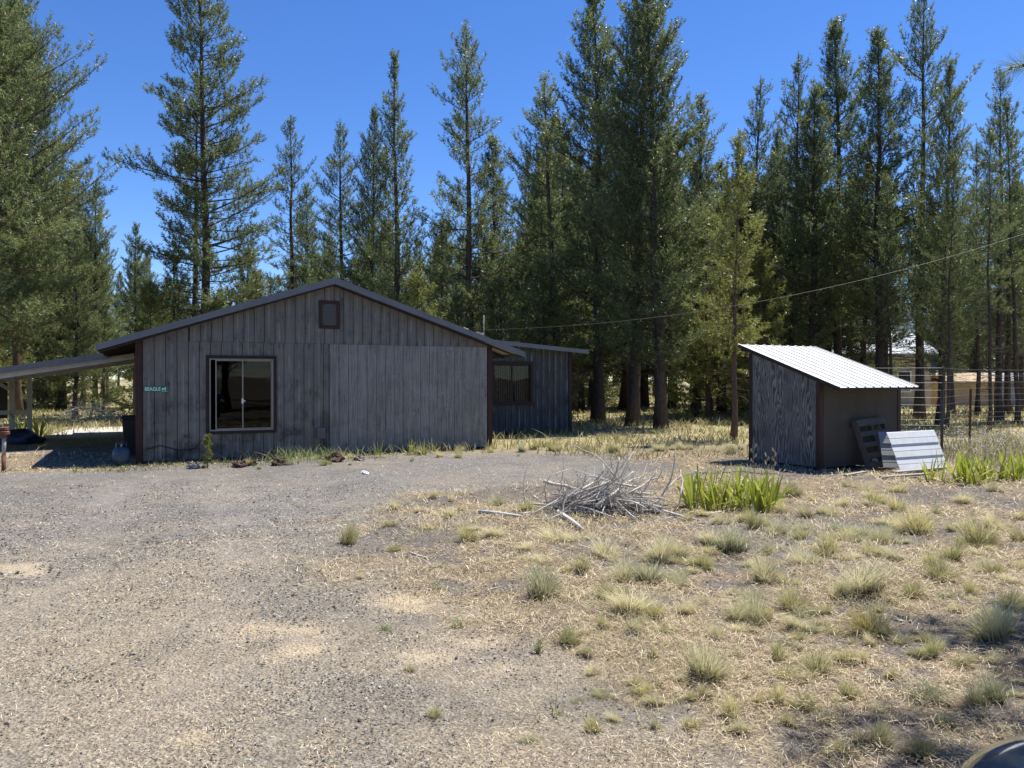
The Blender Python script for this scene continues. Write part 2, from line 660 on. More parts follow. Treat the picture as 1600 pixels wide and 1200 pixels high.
# side and back walls
MB().box(0, .1, .142, DEPTH - .12, -.15, 2.40).build('left_wall', M_groove, house)
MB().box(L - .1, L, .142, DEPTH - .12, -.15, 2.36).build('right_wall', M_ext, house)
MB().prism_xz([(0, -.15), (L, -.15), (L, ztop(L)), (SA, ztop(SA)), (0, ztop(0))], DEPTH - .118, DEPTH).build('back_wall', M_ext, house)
# dark room behind the windows
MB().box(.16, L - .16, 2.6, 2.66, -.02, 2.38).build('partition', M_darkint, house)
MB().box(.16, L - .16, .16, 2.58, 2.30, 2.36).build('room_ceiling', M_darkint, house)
MB().box(.16, L - .16, .16, 2.58, .02, .06).build('room_floor', simple('dull_floor', (.09, .075, .06), (.13, .11, .09), 3), house)


def ribbed(sa, za, sb, zb, y0, y1, rib=.23, th=.012, rh=.02):
    """ribbed metal sheet falling from (sa,za) to (sb,zb), ribs running down the fall"""
    prof = []
    y = y0
    while y < y1 - .001:
        prof += [(y, 0), (min(y + rib - .06, y1), 0), (min(y + rib - .045, y1), rh), (min(y + rib - .02, y1), rh)]
        y += rib
    prof.append((y1, 0))
    n = len(prof)
    vs = [(sa, p, za + h) for p, h in prof] + [(sb, p, zb + h) for p, h in prof] + [(sa, p, za + h - th) for p, h in prof] + [(sb, p, zb + h - th) for p, h in prof]
    fs = []
    for i in range(n - 1):
        fs += [(i, i + 1, n + i + 1, n + i), (2 * n + i + 1, 2 * n + i, 3 * n + i, 3 * n + i + 1),
               (i, 2 * n + i, 2 * n + i + 1, i + 1), (n + i + 1, 3 * n + i + 1, 3 * n + i, n + i)]
    return vs, fs


roof = MB()
SE0, SE1 = -.74, 8.33
roof.add(*ribbed(SA, RZ - .03, SE0, zr(SE0) - .03, -.17, DEPTH + .2))
roof.add(*ribbed(SA, RZ - .03, SE1, zr(SE1) - .03, -.17, DEPTH + .2))
rf = roof.build('roof', M_roofmetal, house)
for s0 in (SE0, SE1):
    sg = 1 if s0 > SA else -1
    MB().prism_xz([(SA, RZ + .008), (s0, zr(s0) + .008), (s0, zr(s0) - .118), (SA, RZ - .135)][::sg], -.205, -.175).build('rake_trim', M_fascia, rf)
    MB().prism_xz([(SA, RZ - .137), (s0 - sg * .05, zr(s0 - sg * .05) - .137), (s0 - sg * .05, zr(s0 - sg * .05) - .165), (SA, RZ - .165)][::sg], -.185, -.02).build('rake_board', M_dark_trim, rf)
    MB().box(min(s0, s0 + sg * .02), max(s0, s0 + sg * .02), -.2, DEPTH + .2, zr(s0) - .12, zr(s0) + .0).build('eave_trim', M_fascia, rf)
    for q in range(6):
        v = .9 + q * 1.5
        a = Vector((s0 - sg * .03, v, zr(s0) - .10)); b = Vector((s0 - sg * .95, v, zr(s0 - sg * .95) - .10))
        MB().bar(a, b, .04, .09).build('rafter', M_dark_trim, rf)
MB().bar((SA - .09, 4, RZ - .012), (SA - .09, DEPTH, RZ - .012), .18, .012).build('ridge_cap', M_roofmetal, rf)
vp = MB(); vp.lathe([(.06, 0), (.06, .13), (.10, .13), (.11, .16), (.08, .19), (.03, .2)], 14)
pv = hp(2.75, 3.0)
vp.build('vent_pipe', simple('pale_zinc', (.55, .56, .55), (.68, .69, .68), 9, .5, .4, .3), rf, (2.6, 3.2, zr(2.6) - .05))


def window(s0, s1, z0, z1, y, parent, trim, tw, blinds=False, name='window'):
    """outer wooden surround, aluminium frame, two sliding panes"""
    fr = MB()
    fr.box(s0, s1, y - .035, y + .06, z1 - tw, z1)
    fr.box(s0, s1, y - .035, y + .06, z0, z0 + tw)
    fr.box(s0, s0 + tw, y - .034, y + .06, z0 + tw, z1 - tw)
    fr.box(s1 - tw, s1, y - .034, y + .06, z0 + tw, z1 - tw)
    o = fr.build(name, trim, parent)
    a0, a1, b0, b1 = s0 + tw, s1 - tw, z0 + tw, z1 - tw
    alu = M_alu if not blinds else M_dark_trim
    f = MB()
    t = .028
    f.box(a0, a1, y - .022, y + .05, b1 - t, b1).box(a0, a1, y - .022, y + .05, b0, b0 + t)
    f.box(a0, a0 + t, y - .021, y + .05, b0 + t, b1 - t).box(a1 - t, a1, y - .021, y + .05, b0 + t, b1 - t)
    bevel(f.build('window_frame', alu, o), .003)
    mid = (a0 + a1) / 2 - .02
    off = .09 if not blinds else 0
    # left sash stands a little open, right sash behind it
    for k, (p0, p1, yy) in enumerate(((a0 + t + off, mid + .02 + off * .3, y + .000), (mid + .03, a1 - t, y + .026))):
        sh = MB()
        q = .022 if not blinds else .03
        sh.box(p0, p1, yy - .01, yy + .012, b1 - t - q, b1 - t - .001).box(p0, p1, yy - .01, yy + .012, b0 + t + .001, b0 + t + q)
        sh.box(p0, p0 + q, yy - .009, yy + .011, b0 + t + q, b1 - t - q).box(p1 - q, p1, yy - .009, yy + .011, b0 + t + q, b1 - t - q)
        sh.build('sash', alu, o)
        MB().box(p0 + q, p1 - q, yy - .002, yy + .002, b0 + t + q, b1 - t - q).build('pane', M_glass, o)
    if not blinds:
        MB().box(mid + .012, mid + .05, y - .03, y - .008, b0 + .56, b0 + .66).box(mid + .03, mid + .085, y - .035, y - .022, b0 + .6, b0 + .625).build('latch', M_white, o)
    return o


window(*WIN, .0, house, M_dark_trim, .062)
# gable vent
VENT = (3.472, 3.929, 2.735, 3.345)
vt = MB()
s0, s1, z0, z1 = VENT
vt.box(s0, s1, -.03, .015, z1 - .075, z1).box(s0, s1, -.03, .015, z0, z0 + .075).box(s0, s0 + .075, -.029, .015, z0 + .075, z1 - .075).box(s1 - .075, s1, -.029, .015, z0 + .075, z1 - .075)
vo = vt.build('gable_vent', M_brown, house)
MB().box(s0 + .07, s1 - .07, -.004, .0, z0 + .07, z1 - .07).build('vent_screen', M_black, vo)
nl = 9
for k in range(nl):
    z = z0 + .085 + k * (z1 - z0 - .17) / nl
    dz = (z1 - z0 - .17) / nl
    MB().add([(s0 + .076, -.026, z), (s1 - .076, -.026, z), (s1 - .076, -.006, z + dz * .85), (s0 + .076, -.006, z + dz * .85),
              (s0 + .076, -.026, z + .006), (s1 - .076, -.026, z + .006), (s1 - .076, -.006, z + dz * .85 + .006), (s0 + .076, -.006, z + dz * .85 + .006)],
             [(0, 1, 2, 3), (7, 6, 5, 4), (0, 4, 5, 1), (3, 2, 6, 7), (0, 3, 7, 4), (1, 5, 6, 2)]).build('louvre', M_vent, vo)
# small things fixed to the wall
for s in (.78, 2.86):
    b = MB().box(s, s + .13, -.012, .0, .46, .535)
    b.build('foundation_vent', simple('brown_vent', (.09, .06, .05), (.14, .09, .075), 20), house)
bevel(MB().box(3.42, 3.60, -.085, -.006, .36, .60).build('outlet_box', M_steelbox, house), .008)
MB().tube([(.1, -.02, .26), (.35, -.03, .33), (.7, -.03, .22), (1.0, -.03, .24), (1.1, -.025, .40)], .009, 6).build('cable', M_black, house)
# nail lines on the pale sheets
nm_ = MB()
for k in range(18):
    s = 3.72 + .2076 * k
    for q in range(7):
        z = .3 + q * .31 + rnd.uniform(-.03, .03)
        if s < L - .1:
            nm_.box(s + .006, s + .014, -.0135, -.0085, z, z + .009)
nm_.build('nail_heads', M_dark_trim, house)['kind'] = 'stuff'

# extension set back on the right
EV, ES1 = 3.96, L + 4.50
ex = MB()
W2 = (9.30, 10.70, .855, 2.17)
ze = lambda s: 2.74 - .075 * (s - 9.2)
ex.prism_xz([(L, -.15), (W2[0] + .04, -.15), (W2[0] + .04, ze(W2[0])), (L, ze(L))], EV + .02, EV + .12)
ex.prism_xz([(W2[1] - .04, -.15), (ES1, -.15), (ES1, ze(ES1)), (W2[1] - .04, ze(W2[1]))], EV + .02, EV + .12)
ex.prism_xz([(W2[0] + .04, -.15), (W2[1] - .04, -.15), (W2[1] - .04, W2[2] + .04), (W2[0] + .04, W2[2] + .04)], EV + .02, EV + .12)
ex.prism_xz([(W2[0] + .04, W2[3] - .04), (W2[1] - .04, W2[3] - .04), (W2[1] - .04, ze(W2[1])), (W2[0] + .04, ze(W2[0]))], EV + .02, EV + .12)
exw = ex.build('extension_wall', M_groove, house)
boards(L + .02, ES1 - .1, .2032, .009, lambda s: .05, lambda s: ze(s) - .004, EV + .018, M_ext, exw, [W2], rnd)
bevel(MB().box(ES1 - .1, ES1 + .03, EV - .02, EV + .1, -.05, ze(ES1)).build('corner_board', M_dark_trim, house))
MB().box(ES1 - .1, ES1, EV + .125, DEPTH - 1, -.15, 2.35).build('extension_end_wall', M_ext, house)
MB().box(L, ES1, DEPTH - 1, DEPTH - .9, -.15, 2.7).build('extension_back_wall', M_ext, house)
er = MB()
er.prism_xz([(L + .15, ze(L + .15) + .005), (ES1 + .42, ze(ES1 + .42) + .005), (ES1 + .42, ze(ES1 + .42) + .04), (L + .15, ze(L + .15) + .04)], EV - .3, DEPTH - .8)
ero = er.build('extension_roof', M_roofmetal, house)
MB().prism_xz([(L + .15, ze(L + .15) - .07), (ES1 + .44, ze(ES1 + .44) - .07), (ES1 + .44, ze(ES1 + .44) + .055), (L + .15, ze(L + .15) + .055)], EV - .33, EV - .302).build('fascia', M_fascia, ero)
wo2 = window(*W2, EV, house, M_dark_trim, .07, True)
for k in range(15):
    s = W2[0] + .12 + k * .075
    if s > W2[1] - .14: break
    MB().add([(s, EV + .16, W2[2] + .1), (s + .055, EV + .19, W2[2] + .1), (s + .055, EV + .19, W2[3] - .08), (s, EV + .16, W2[3] - .08),
              (s, EV + .163, W2[2] + .1), (s + .055, EV + .193, W2[2] + .1), (s + .055, EV + .193, W2[3] - .08), (s, EV + .163, W2[3] - .08)],
             [(0, 1, 2, 3), (7, 6, 5, 4), (0, 3, 7, 4), (1, 5, 6, 2)]).build('blind_slat', M_curtain, wo2)
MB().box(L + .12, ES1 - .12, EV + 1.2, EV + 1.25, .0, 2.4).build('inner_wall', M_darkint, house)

# street sign on the wall
sg_ = thing('street_sign', 'small green street name sign on the grey wall left of the window', 'sign', hp(.285, -.006, 1.447), HA)
bevel(MB().box(-.225, .225, -.008, -.002, -.058, .058).build('plate', M_green, sg_), .002)
cu = bpy.data.curves.new('lettering', 'FONT')
cu.body = 'BEAGLE'
cu.size = .094
cu.extrude = .0012
cu.offset = .0016
cu.align_x = 'LEFT'
cu.align_y = 'CENTER'
to = bpy.data.objects.new('lettering_curve', cu)
COL.objects.link(to)
dg = bpy.context.evaluated_depsgraph_get()
tm = bpy.data.meshes.new_from_object(to.evaluated_get(dg))
bpy.data.objects.remove(to)
tm.materials.clear()
tm.materials.append(M_white)
xsz = max(v.co.x for v in tm.vertices)
tx = link('lettering', tm, sg_, (-.205, -.0095, 0))
tx.rotation_euler = (R(90), 0, 0)
tx.scale = (.285 / xsz, 1, 1)
# little hound silhouette and its base line
dog = [(.105, -.038), (.112, -.01), (.104, .012), (.118, .018), (.150, .012), (.156, .03), (.168, .036), (.180, .026), (.180, .014), (.170, .010), (.172, -.036), (.163, -.036), (.158, -.008), (.122, -.010), (.116, -.038)]
MB().prism_xz(dog[::-1], -.0105, -.0082).build('hound_emblem', M_white, sg_)
MB().box(.098, .205, -.0105, -.0082, -.046, -.041).build('base_line', M_white, sg_)

# ------------------------------------------------------------------ carport
cp = thing('carport', 'low white lean-to carport with open front left of the house', 'carport', A, HA)
CS = -5.6
zc = lambda s: 2.19 + .172 * (s + .74)
cr = MB()
cr.add(*ribbed(SE0 + .12, zc(SE0 + .12), CS, zc(CS), 4.0, 8.9, .3))
cro = cr.build('carport_roof', M_offwhite, cp)
MB().prism_xz([(CS, zc(CS) - .05), (SE0 + .1, zc(SE0 + .1) - .05), (SE0 + .1, zc(SE0 + .1) + .085), (CS, zc(CS) + .085)], 3.955, 3.99).build('front_fascia', M_fascia, cro)
MB().prism_xz([(CS, zc(CS) - .18), (SE0 + .6, zc(SE0 + .6) - .16), (SE0 + .6, zc(SE0 + .6) - .02), (CS, zc(CS) - .02)], 4.06, 4.12).build('front_beam', M_offwhite, cp)
MB().prism_xz([(CS, zc(CS) - .18), (SE0 + .6, zc(SE0 + .6) - .18), (SE0 + .6, zc(SE0 + .6) - .02), (CS, zc(CS) - .02)], 8.5, 8.58).build('rear_beam', M_offwhite, cp)
for s in (-2.80, -3.22, -5.2):
    bevel(MB().box(s - .06, s + .06, 8.40, 8.495, -.1, zc(s) - .02).build('post', M_offwhite, cp), .006)
for k in range(6):
    v = 4.5 + k * .8
    MB().bar((CS + .05, v, zc(CS) - .06), (SE0 + .1, v, zc(SE0) - .06), .05, .09).build('rafter', M_offwhite, cp)
MB().box(CS, -2.74, 8.36, 8.40, .66, .78).build('rail', M_offwhite, cp)
MB().bar((-3.3, 8.37, .75), (-2.95, 8.30, .02), .05, .05).build('brace', M_offwhite, cp)
for a, b in (((-3.28, 8.45, 1.35), (-3.62, 8.45, zc(-3.6) - .1)), ((-4.15, 8.45, 1.35), (-3.85, 8.45, zc(-3.8) - .1))):
    MB().bar(a, b, .05, .09).build('knee_brace', M_offwhite, cp)
MB().bar((-.16, 8.0, 0), (-.16, 8.0, 2.05), .08, .05).build('post', simple('bare_pine', (.42, .36, .26), (.52, .45, .33), 8, stretch=(6, 6, .5)), cp)
tarp = MB().box(-4.15, -3.35, 8.7, 8.74, .55, 1.55)
tag(bevel(tarp.build('dark_panel', M_black, None, A, HA), .01), 'black panel standing behind the carport posts at the far left edge', 'panel')
# blue tarp bundle lying in the carport
def lump(name, mat, c, r, seed, squash=(1, 1, .6), n=2, rough=.25, smooth=True):
    import bmesh
    bm = bmesh.new()
    bmesh.ops.create_icosphere(bm, subdivisions=n, radius=1)
    rr = np.random.default_rng(seed)
    ph = rr.random((6, 4)) * 6
    for v in bm.verts:
        p = v.co
        k = 1 + rough * sum(math.sin(p.x * (2 + i) + ph[i, 0]) * math.sin(p.y * (2 + i) + ph[i, 1]) * math.sin(p.z * (2 + i) + ph[i, 2]) for i in range(6)) + rough * .3 * rr.normal()
        v.co = Vector((p.x * squash[0], p.y * squash[1], p.z * squash[2])) * r * k
    me = bpy.data.meshes.new(name)
    bm.to_mesh(me)
    bm.free()
    if smooth:
        me.polygons.foreach_set('use_smooth', [True] * len(me.polygons))
    me.materials.append(mat)
    return link(name, me, None, c)


tx_, ty_, _ = gp(30, 694)
tag(lump('tarp_bundle', simple('navy_tarp', (.012, .022, .045), (.03, .045, .08), 8, .5), (tx_, ty_, .12), .42, 4, (1.3, .8, .5), 3, .2), 'dark blue tarp bundle lying on the ground at the carport edge', 'tarp')

# ------------------------------------------------------------------ small things by the house
bn = thing('trash_bin', 'black plastic wheeled bin standing at the left corner of the house', 'bin', hp(-.19, 1.7), HA)
bn.scale = (.72, 1, .97)
bb = MB()
def frus(mb, w0, d0, w1, d1, z0, z1):
    return mb.add([(-w0, -d0, z0), (w0, -d0, z0), (w0, d0, z0), (-w0, d0, z0), (-w1, -d1, z1), (w1, -d1, z1), (w1, d1, z1), (-w1, d1, z1)],
                  [(3, 2, 1, 0), (4, 5, 6, 7), (0, 1, 5, 4), (1, 2, 6, 5), (2, 3, 7, 6), (3, 0, 4, 7)])
frus(bb, .17, .2, .22, .26, .05, .82)
bevel(bb.build('body', M_black, bn), .015, 2)
bevel(frus(MB(), .25, .29, .23, .27, .825, .89).build('lid', M_black, bn), .012, 2)
MB().tube([(-.2, .3, .76), (.2, .3, .76)], .016, 8).build('handle', M_black, bn)
for x in (-.17, .17):
    MB().tube([(x - .02, .22, .09), (x + .02, .22, .09)], .09, 14).build('wheel', M_black, bn)

px_, py_, _ = gp(189, 726)
pt = thing('propane_tank', 'blue-grey propane cylinder standing on the ground left of the house corner', 'gas cylinder', (px_, py_, 0))
M_prop = simple('blue_grey_enamel', (.028, .055, .085), (.045, .08, .115), 6, .45, .4)
MB().lathe([(.12, 0), (.12, .03), (.145, .05), (.152, .12), (.152, .24), (.135, .30), (.08, .335), (.04, .342)], 24).build('cylinder', M_prop, pt, smooth=True)
col_ = MB()
for k in range(9):
    a = R(20 + k * 25)
    b = R(20 + (k + 1) * 25)
    col_.add([(.1 * math.cos(a), .1 * math.sin(a), .32), (.1 * math.cos(b), .1 * math.sin(b), .32), (.1 * math.cos(b), .1 * math.sin(b), .42), (.1 * math.cos(a), .1 * math.sin(a), .42),
              (.094 * math.cos(a), .094 * math.sin(a), .32), (.094 * math.cos(b), .094 * math.sin(b), .32), (.094 * math.cos(b), .094 * math.sin(b), .42), (.094 * math.cos(a), .094 * math.sin(a), .42)],
             [(0, 1, 2, 3), (7, 6, 5, 4), (3, 2, 6, 7), (0, 3, 7, 4), (1, 5, 6, 2)])
col_.build('collar', M_prop, pt)
MB().tube([(0, 0, .34), (0, 0, .40)], .022, 10).tube([(-.03, 0, .385), (.035, 0, .385)], .012, 8).build('valve', simple('brass', (.3, .22, .08), (.4, .3, .12), 9, .4, .5, .7), pt)

M_rust = simple('rusty_iron', (.10, .045, .028), (.22, .11, .07), 25, .85, .2, .1, .4)
M_pipe = simple('worn_galvanised_pipe', (.30, .27, .25), (.46, .43, .40), 14, .6, .4, .3, .3, stretch=(1, 1, 3))
px_, py_, _ = gp(5, 738)
pp = thing('pipe_post', 'short rusty pipe post with a wide head at the left edge of the yard', 'post', (px_, py_, 0))
MB().tube([(0, 0, -.1), (.005, 0, .3)], .036, 12).build('pipe', M_rust, pp, smooth=True)
MB().tube([(.005, 0, .3), (.012, 0, .62)], .032, 12).build('upper_pipe', M_pipe, pp, smooth=True)
MB().lathe([(.045, .6), (.06, .62), (.06, .66), (.10, .67), (.10, .72), (.06, .74), (.085, .75), (.085, .79), (.03, .80)], 16).build('head', M_rust, pp, smooth=False)

M_lava = simple('dark_red_lava_rock', (.045, .028, .026), (.14, .085, .075), 18, .95, .15, 0, 1.0, .02)
M_stone = simple('grey_field_stone', (.16, .145, .135), (.33, .30, .28), 9, .9, .2, 0, .6, .01)
for k, (px, py, r, mt, lb) in enumerate((
        (300, 733, .09, M_stone, 'rounded grey stone nearest the sign end of the house foot'),
        (372, 730, .10, M_lava, 'dark lava rock left of the reddish rock under the window'),
        (388, 727, .10, M_lava, 'reddish lava rock in the row under the house window'),
        (436, 727, .13, M_lava, 'largest reddish lava rock at the house foot right of the window'),
        (519, 724, .14, M_lava, 'dark jagged lava rock at the house foot below the grey outlet box'),
        (560, 721, .08, M_stone, 'small brown stone in the grass at the pale wall sheets'),
        (570, 741, .045, M_white, 'small white stone on the gravel in front of the house'))):
    x, y, z = gp(px, py)
    tag(lump('rock', mt, (x, y + r * .6, z + r * .35), r, 20 + k, (1.25, .9, .75), 3, .3, False), lb, 'rock', 'rocks along the foot of the house')

# ------------------------------------------------------------------ lean-to shed
SH = R(29)
C1 = Vector((5.55, 13.87, 0))
D1 = Vector((math.cos(SH), math.sin(SH), 0))
D2 = Vector((-math.sin(SH), math.cos(SH), 0))
sp = lambda a, b, z=0.: C1 + D1 * a + D2 * b + Vector((0, 0, z))
shed = thing('lean_to_shed', 'small plywood lean-to shed with bright ribbed metal roof', 'shed', C1, SH)
SW, SD = 2.30, 1.66
zs = lambda b: 1.47 + .354 * (b + .40)                # roof underside at depth b


def plywood_mat():
    m = Mat('weathered_plywood', .85, .2)
    x, y, z = m.sep()
    v = m.scaled((1, 1.5, .30))
    warp = m.noise(1.5, 4, .5, v, col=True)
    vv = m.mix(.5, v, warp)
    n = m.node('TexWave', wave_type='BANDS', bands_direction='Y')
    m.put(n.inputs['Vector'], vv)
    n.inputs['Scale'].default_value = 12
    n.inputs['Distortion'].default_value = 5.5
    n.inputs['Detail'].default_value = 3
    n.inputs['Detail Scale'].default_value = 1.3
    g = m.math('POWER', n.outputs['Fac'], 1.4)
    c = m.ramp(g, [(.0, (.072, .068, .063)), (.22, (.125, .119, .11)), (.5, (.175, .168, .156)), (1, (.26, .25, .232))])
    blot = m.noise(2.5, 6, .65)
    c = m.mix(m.mapr(blot, .45, .7, 0, .6), c, (.06, .058, .058))
    m.color(c)
    m.bump(g, .4, .004)
    return m.m


M_ply = plywood_mat()
M_shedfront = simple('brown_grey_painted_ply', (.075, .066, .053), (.105, .094, .077), 2.5, .85, .2, 0, .2, stretch=(1, 1, .4))
# left wall: two plywood sheets
for k, (b0, b1) in enumerate(((.05, .80), (.806, SD - .04))):
    MB().add([(0, b0, .05), (0, b1, .05), (0, b1, zs(b1) - .03), (0, b0, zs(b0) - .03), (.02, b0, .05), (.02, b1, .05), (.02, b1, zs(b1) - .03), (.02, b0, zs(b0) - .03)],
             [(3, 2, 1, 0), (4, 5, 6, 7), (0, 1, 5, 4), (1, 2, 6, 5), (2, 3, 7, 6), (3, 0, 4, 7)]).build('plywood_panel', M_ply, shed)
MB().add([(SW - .02, .05, .05), (SW - .02, SD, .05), (SW - .02, SD, zs(SD)), (SW - .02, .05, zs(.05)), (SW, .05, .05), (SW, SD, .05), (SW, SD, zs(SD)), (SW, .05, zs(.05))],
         [(3, 2, 1, 0), (4, 5, 6, 7), (0, 1, 5, 4), (1, 2, 6, 5), (2, 3, 7, 6), (3, 0, 4, 7)]).build('right_wall', M_ply, shed)
MB().box(.10, SW - .08, .0, .02, .04, zs(0) - .03).build('front_wall', M_shedfront, shed)
MB().box(.0, SW, SD - .02, SD, .04, zs(SD) - .03).build('back_wall', M_ply, shed)
for a0, b0, mt in ((-.015, -.012, M_brown), (SW - .085, -.012, M_brown), (-.012, SD - .06, M_dark_trim), (SW - .08, SD - .08, M_dark_trim)):
    zt = min(zs(b0), zs(b0 + .09)) - .02
    bevel(MB().box(a0, a0 + .095, b0, b0 + .09, -.1, zt).build('corner_post', mt, shed), .004)


def ribbed_roof(a0, a1, b0, b1, zf, th=.008, rib=.235, rh=.022):
    prof = [(a0, 0), (a0, .02)]
    a = a0
    while a < a1 - .03:
        e = min(a + rib, a1)
        prof += [(a + .012, rh), (a + .03, rh), (a + .045, 0), (e - .006, 0)]
        a += rib
    prof += [(a1 - .004, rh), (a1, rh)]
    n = len(prof)
    vs = []
    for dz in (0, -th):
        for b in (b0, b1):
            vs += [(p, b, zf(b) + h + dz) for p, h in prof]
    fs = []
    for i in range(n - 1):
        fs += [(i, i + 1, n + i + 1, n + i), (2 * n + i + 1, 2 * n + i, 3 * n + i, 3 * n + i + 1),
               (i + 1, i, 2 * n + i, 2 * n + i + 1), (n + i, n + i + 1, 3 * n + i + 1, 3 * n + i)]
    return vs, fs


M_bright = Mat('pale_galvalume', .42, .5)
M_bright.b.inputs['Metallic'].default_value = .25
nz = M_bright.noise(3, 6, .6)
M_bright.color(M_bright.mix(M_bright.mapr(M_bright.noise(9, 5, .7, M_bright.scaled((6, .5, 6))), .55, .72, 0, .35), M_bright.ramp(nz, [(.3, (.64, .63, .585)), (.7, (.76, .75, .70))]), (.48, .45, .38)))
M_bright = M_bright.m
sr = MB().add(*ribbed_roof(-.03, SW - .06, -.42, 1.97, lambda b: zs(b) + .035)).build('roof', M_bright, shed)
for a in (.0, SW / 2 - .02, SW - .12):
    MB().add([(a, -.38, zs(-.38) - .035), (a + .04, -.38, zs(-.38) - .035), (a + .04, 1.93, zs(1.93) - .035), (a, 1.93, zs(1.93) - .035),
              (a, -.38, zs(-.38) + .025), (a + .04, -.38, zs(-.38) + .025), (a + .04, 1.93, zs(1.93) + .025), (a, 1.93, zs(1.93) + .025)],
             [(3, 2, 1, 0), (4, 5, 6, 7), (0, 1, 5, 4), (1, 2, 6, 5), (2, 3, 7, 6), (3, 0, 4, 7)]).build('rafter', M_dark_trim, shed)
MB().bar((-.05, -.39, zs(-.39) + .0), (SW - .07, -.39, zs(-.39) + .0), .03, .05).build('eave_board', M_dark_trim, shed)
MB().bar((-.02, -.42, zs(-.42) + .016), (-.02, 1.95, zs(1.95) + .016), .025, .05).build('rake_board', M_dark_trim, shed)

# pallet leaning on the shed
M_pal = simple('grey_pallet_wood', (.07, .063, .056), (.13, .118, .105), 9, .85, .2, 0, .3, stretch=(.6, 5, 5))
pal = thing('wooden_pallet', 'dark wooden pallet leaning against the shed front', 'pallet')
PH, PW = .93, .86
for k in range(3):
    x = (0, PW / 2 - .02, PW - .04)[k]
    MB().box(x, x + .04, 0, .09, 0, PH).build('stringer', M_pal, pal)
for k, (z, h) in enumerate(((.02, .09), (.20, .09), (.40, .09), (.60, .09), (.79, .13))):
    MB().box(-.005, PW + .005, -.017, -.001, z, z + h).build('slat', M_pal, pal)
for z in (.02, .42, .8):
    MB().box(-.005, PW + .005, .091, .106, z, z + .09).build('back_slat', M_pal, pal)
pal.location = sp(.86, -.42, .015)
pal.rotation_euler = (Matrix.Rotation(SH + R(2), 4, 'Z') @ Matrix.Rotation(R(-18), 4, 'X') @ Matrix.Rotation(R(-3), 4, 'Y')).to_euler()

# folded metal sheets leaning at the corner
M_sheet = simple('weathered_white_sheet_metal', (.60, .61, .60), (.72, .73, .71), 6, .5, .4, .1, .1)
prof = []                                     # (out, up) zigzag: broad faces and narrow returns
up = 0.
for k in range(3):
    prof += [(.024, up), (.014, up + .11), (.017, up + .115), (.004, up + .228), (.0, up + .234)]
    up += .24
prof.append((0, up))
vs, fs = [], []
Wd = 1.14
n = len(prof)
for th in (0, .006):
    for x in (0, Wd):
        vs += [(x, -o + th, z) for o, z in prof]
for i in range(n - 1):
    fs += [(i, n + i, n + i + 1, i + 1), (2 * n + i + 1, 3 * n + i + 1, 3 * n + i, 2 * n + i)]
    fs += [(i + 1, 2 * n + i + 1, 2 * n + i, i), (n + i, 3 * n + i, 3 * n + i + 1, n + i + 1)]
ms = MB().add(vs, fs).build('metal_sheet', M_sheet)
sx_, sy_, _ = gp(1391, 736)
ms.location = (sx_ + .05, sy_ - .24, .03)
ms.rotation_euler = (Matrix.Rotation(R(20), 4, 'Z') @ Matrix.Rotation(R(-23), 4, 'X') @ Matrix.Rotation(R(-1.0), 4, 'Y')).to_euler()
tag(ms, 'pale ribbed metal sheet leaning beside the pallet at the shed corner', 'metal sheet')
# second piece behind it, end on
ms2 = MB().add([(x * .28, y - .0, z * .96 + .02) for x, y, z in vs], fs).build('metal_sheet', simple('dull_grey_sheet_metal', (.26, .27, .28), (.34, .35, .36), 6, .5, .4, .2))
ms2.location = (sx_ - .09, sy_ + .06, .03)
ms2.rotation_euler = (Matrix.Rotation(R(-8), 4, 'Z') @ Matrix.Rotation(R(-24), 4, 'X')).to_euler()
tag(ms2, 'narrow dull grey sheet behind the pale ribbed sheet beside the pallet', 'metal sheet')
x, y, z = gp(1377, 731)
tag(MB().tube([(x - .14, y + .05, .13), (x - .10, y + .03, .15), (x - .05, y, .13), (x + .12, y - .06, .03)], .028, 10).build('pipe_elbow', M_white, smooth=True), 'white bent pipe on the ground at the pallet foot', 'pipe')
M_plank = simple('weathered_plank', (.22, .20, .18), (.40, .37, .33), 10, .9, .2, 0, .4, stretch=(.5, 6, 6))
for (pa, pb, w_, lb) in (((1378, 750), (1452, 745), .10, 'grey weathered plank on the ground nearest the right iris bed'),
                         ((1398, 742), (1475, 735), .14, 'grey weathered plank on the ground just under the metal sheet'),
                         ((1322, 747), (1352, 742), .08, 'short pale board on the ground below the pallet')):
    a, b = gp(*pa), gp(*pb)
    tag(MB().bar((a[0], a[1], .045), (b[0], b[1], .05), w_, .03).build('plank', M_plank), lb, 'plank', 'boards lying by the shed')

# garden hose beside the shed
hz_ = []
for k in range(40):
    t = k / 39
    px = 1085 + 130 * t
    x, y, z = gp(px, 740 + 1.5 * math.sin(t * 9))
    hz_.append((x, y, z + .012))
tag(MB().tube(hz_, .009, 6).build('garden_hose', simple('green_hose', (.02, .10, .07), (.04, .15, .10), 9, .5)), 'green garden hose on the ground behind the left iris bed', 'hose')

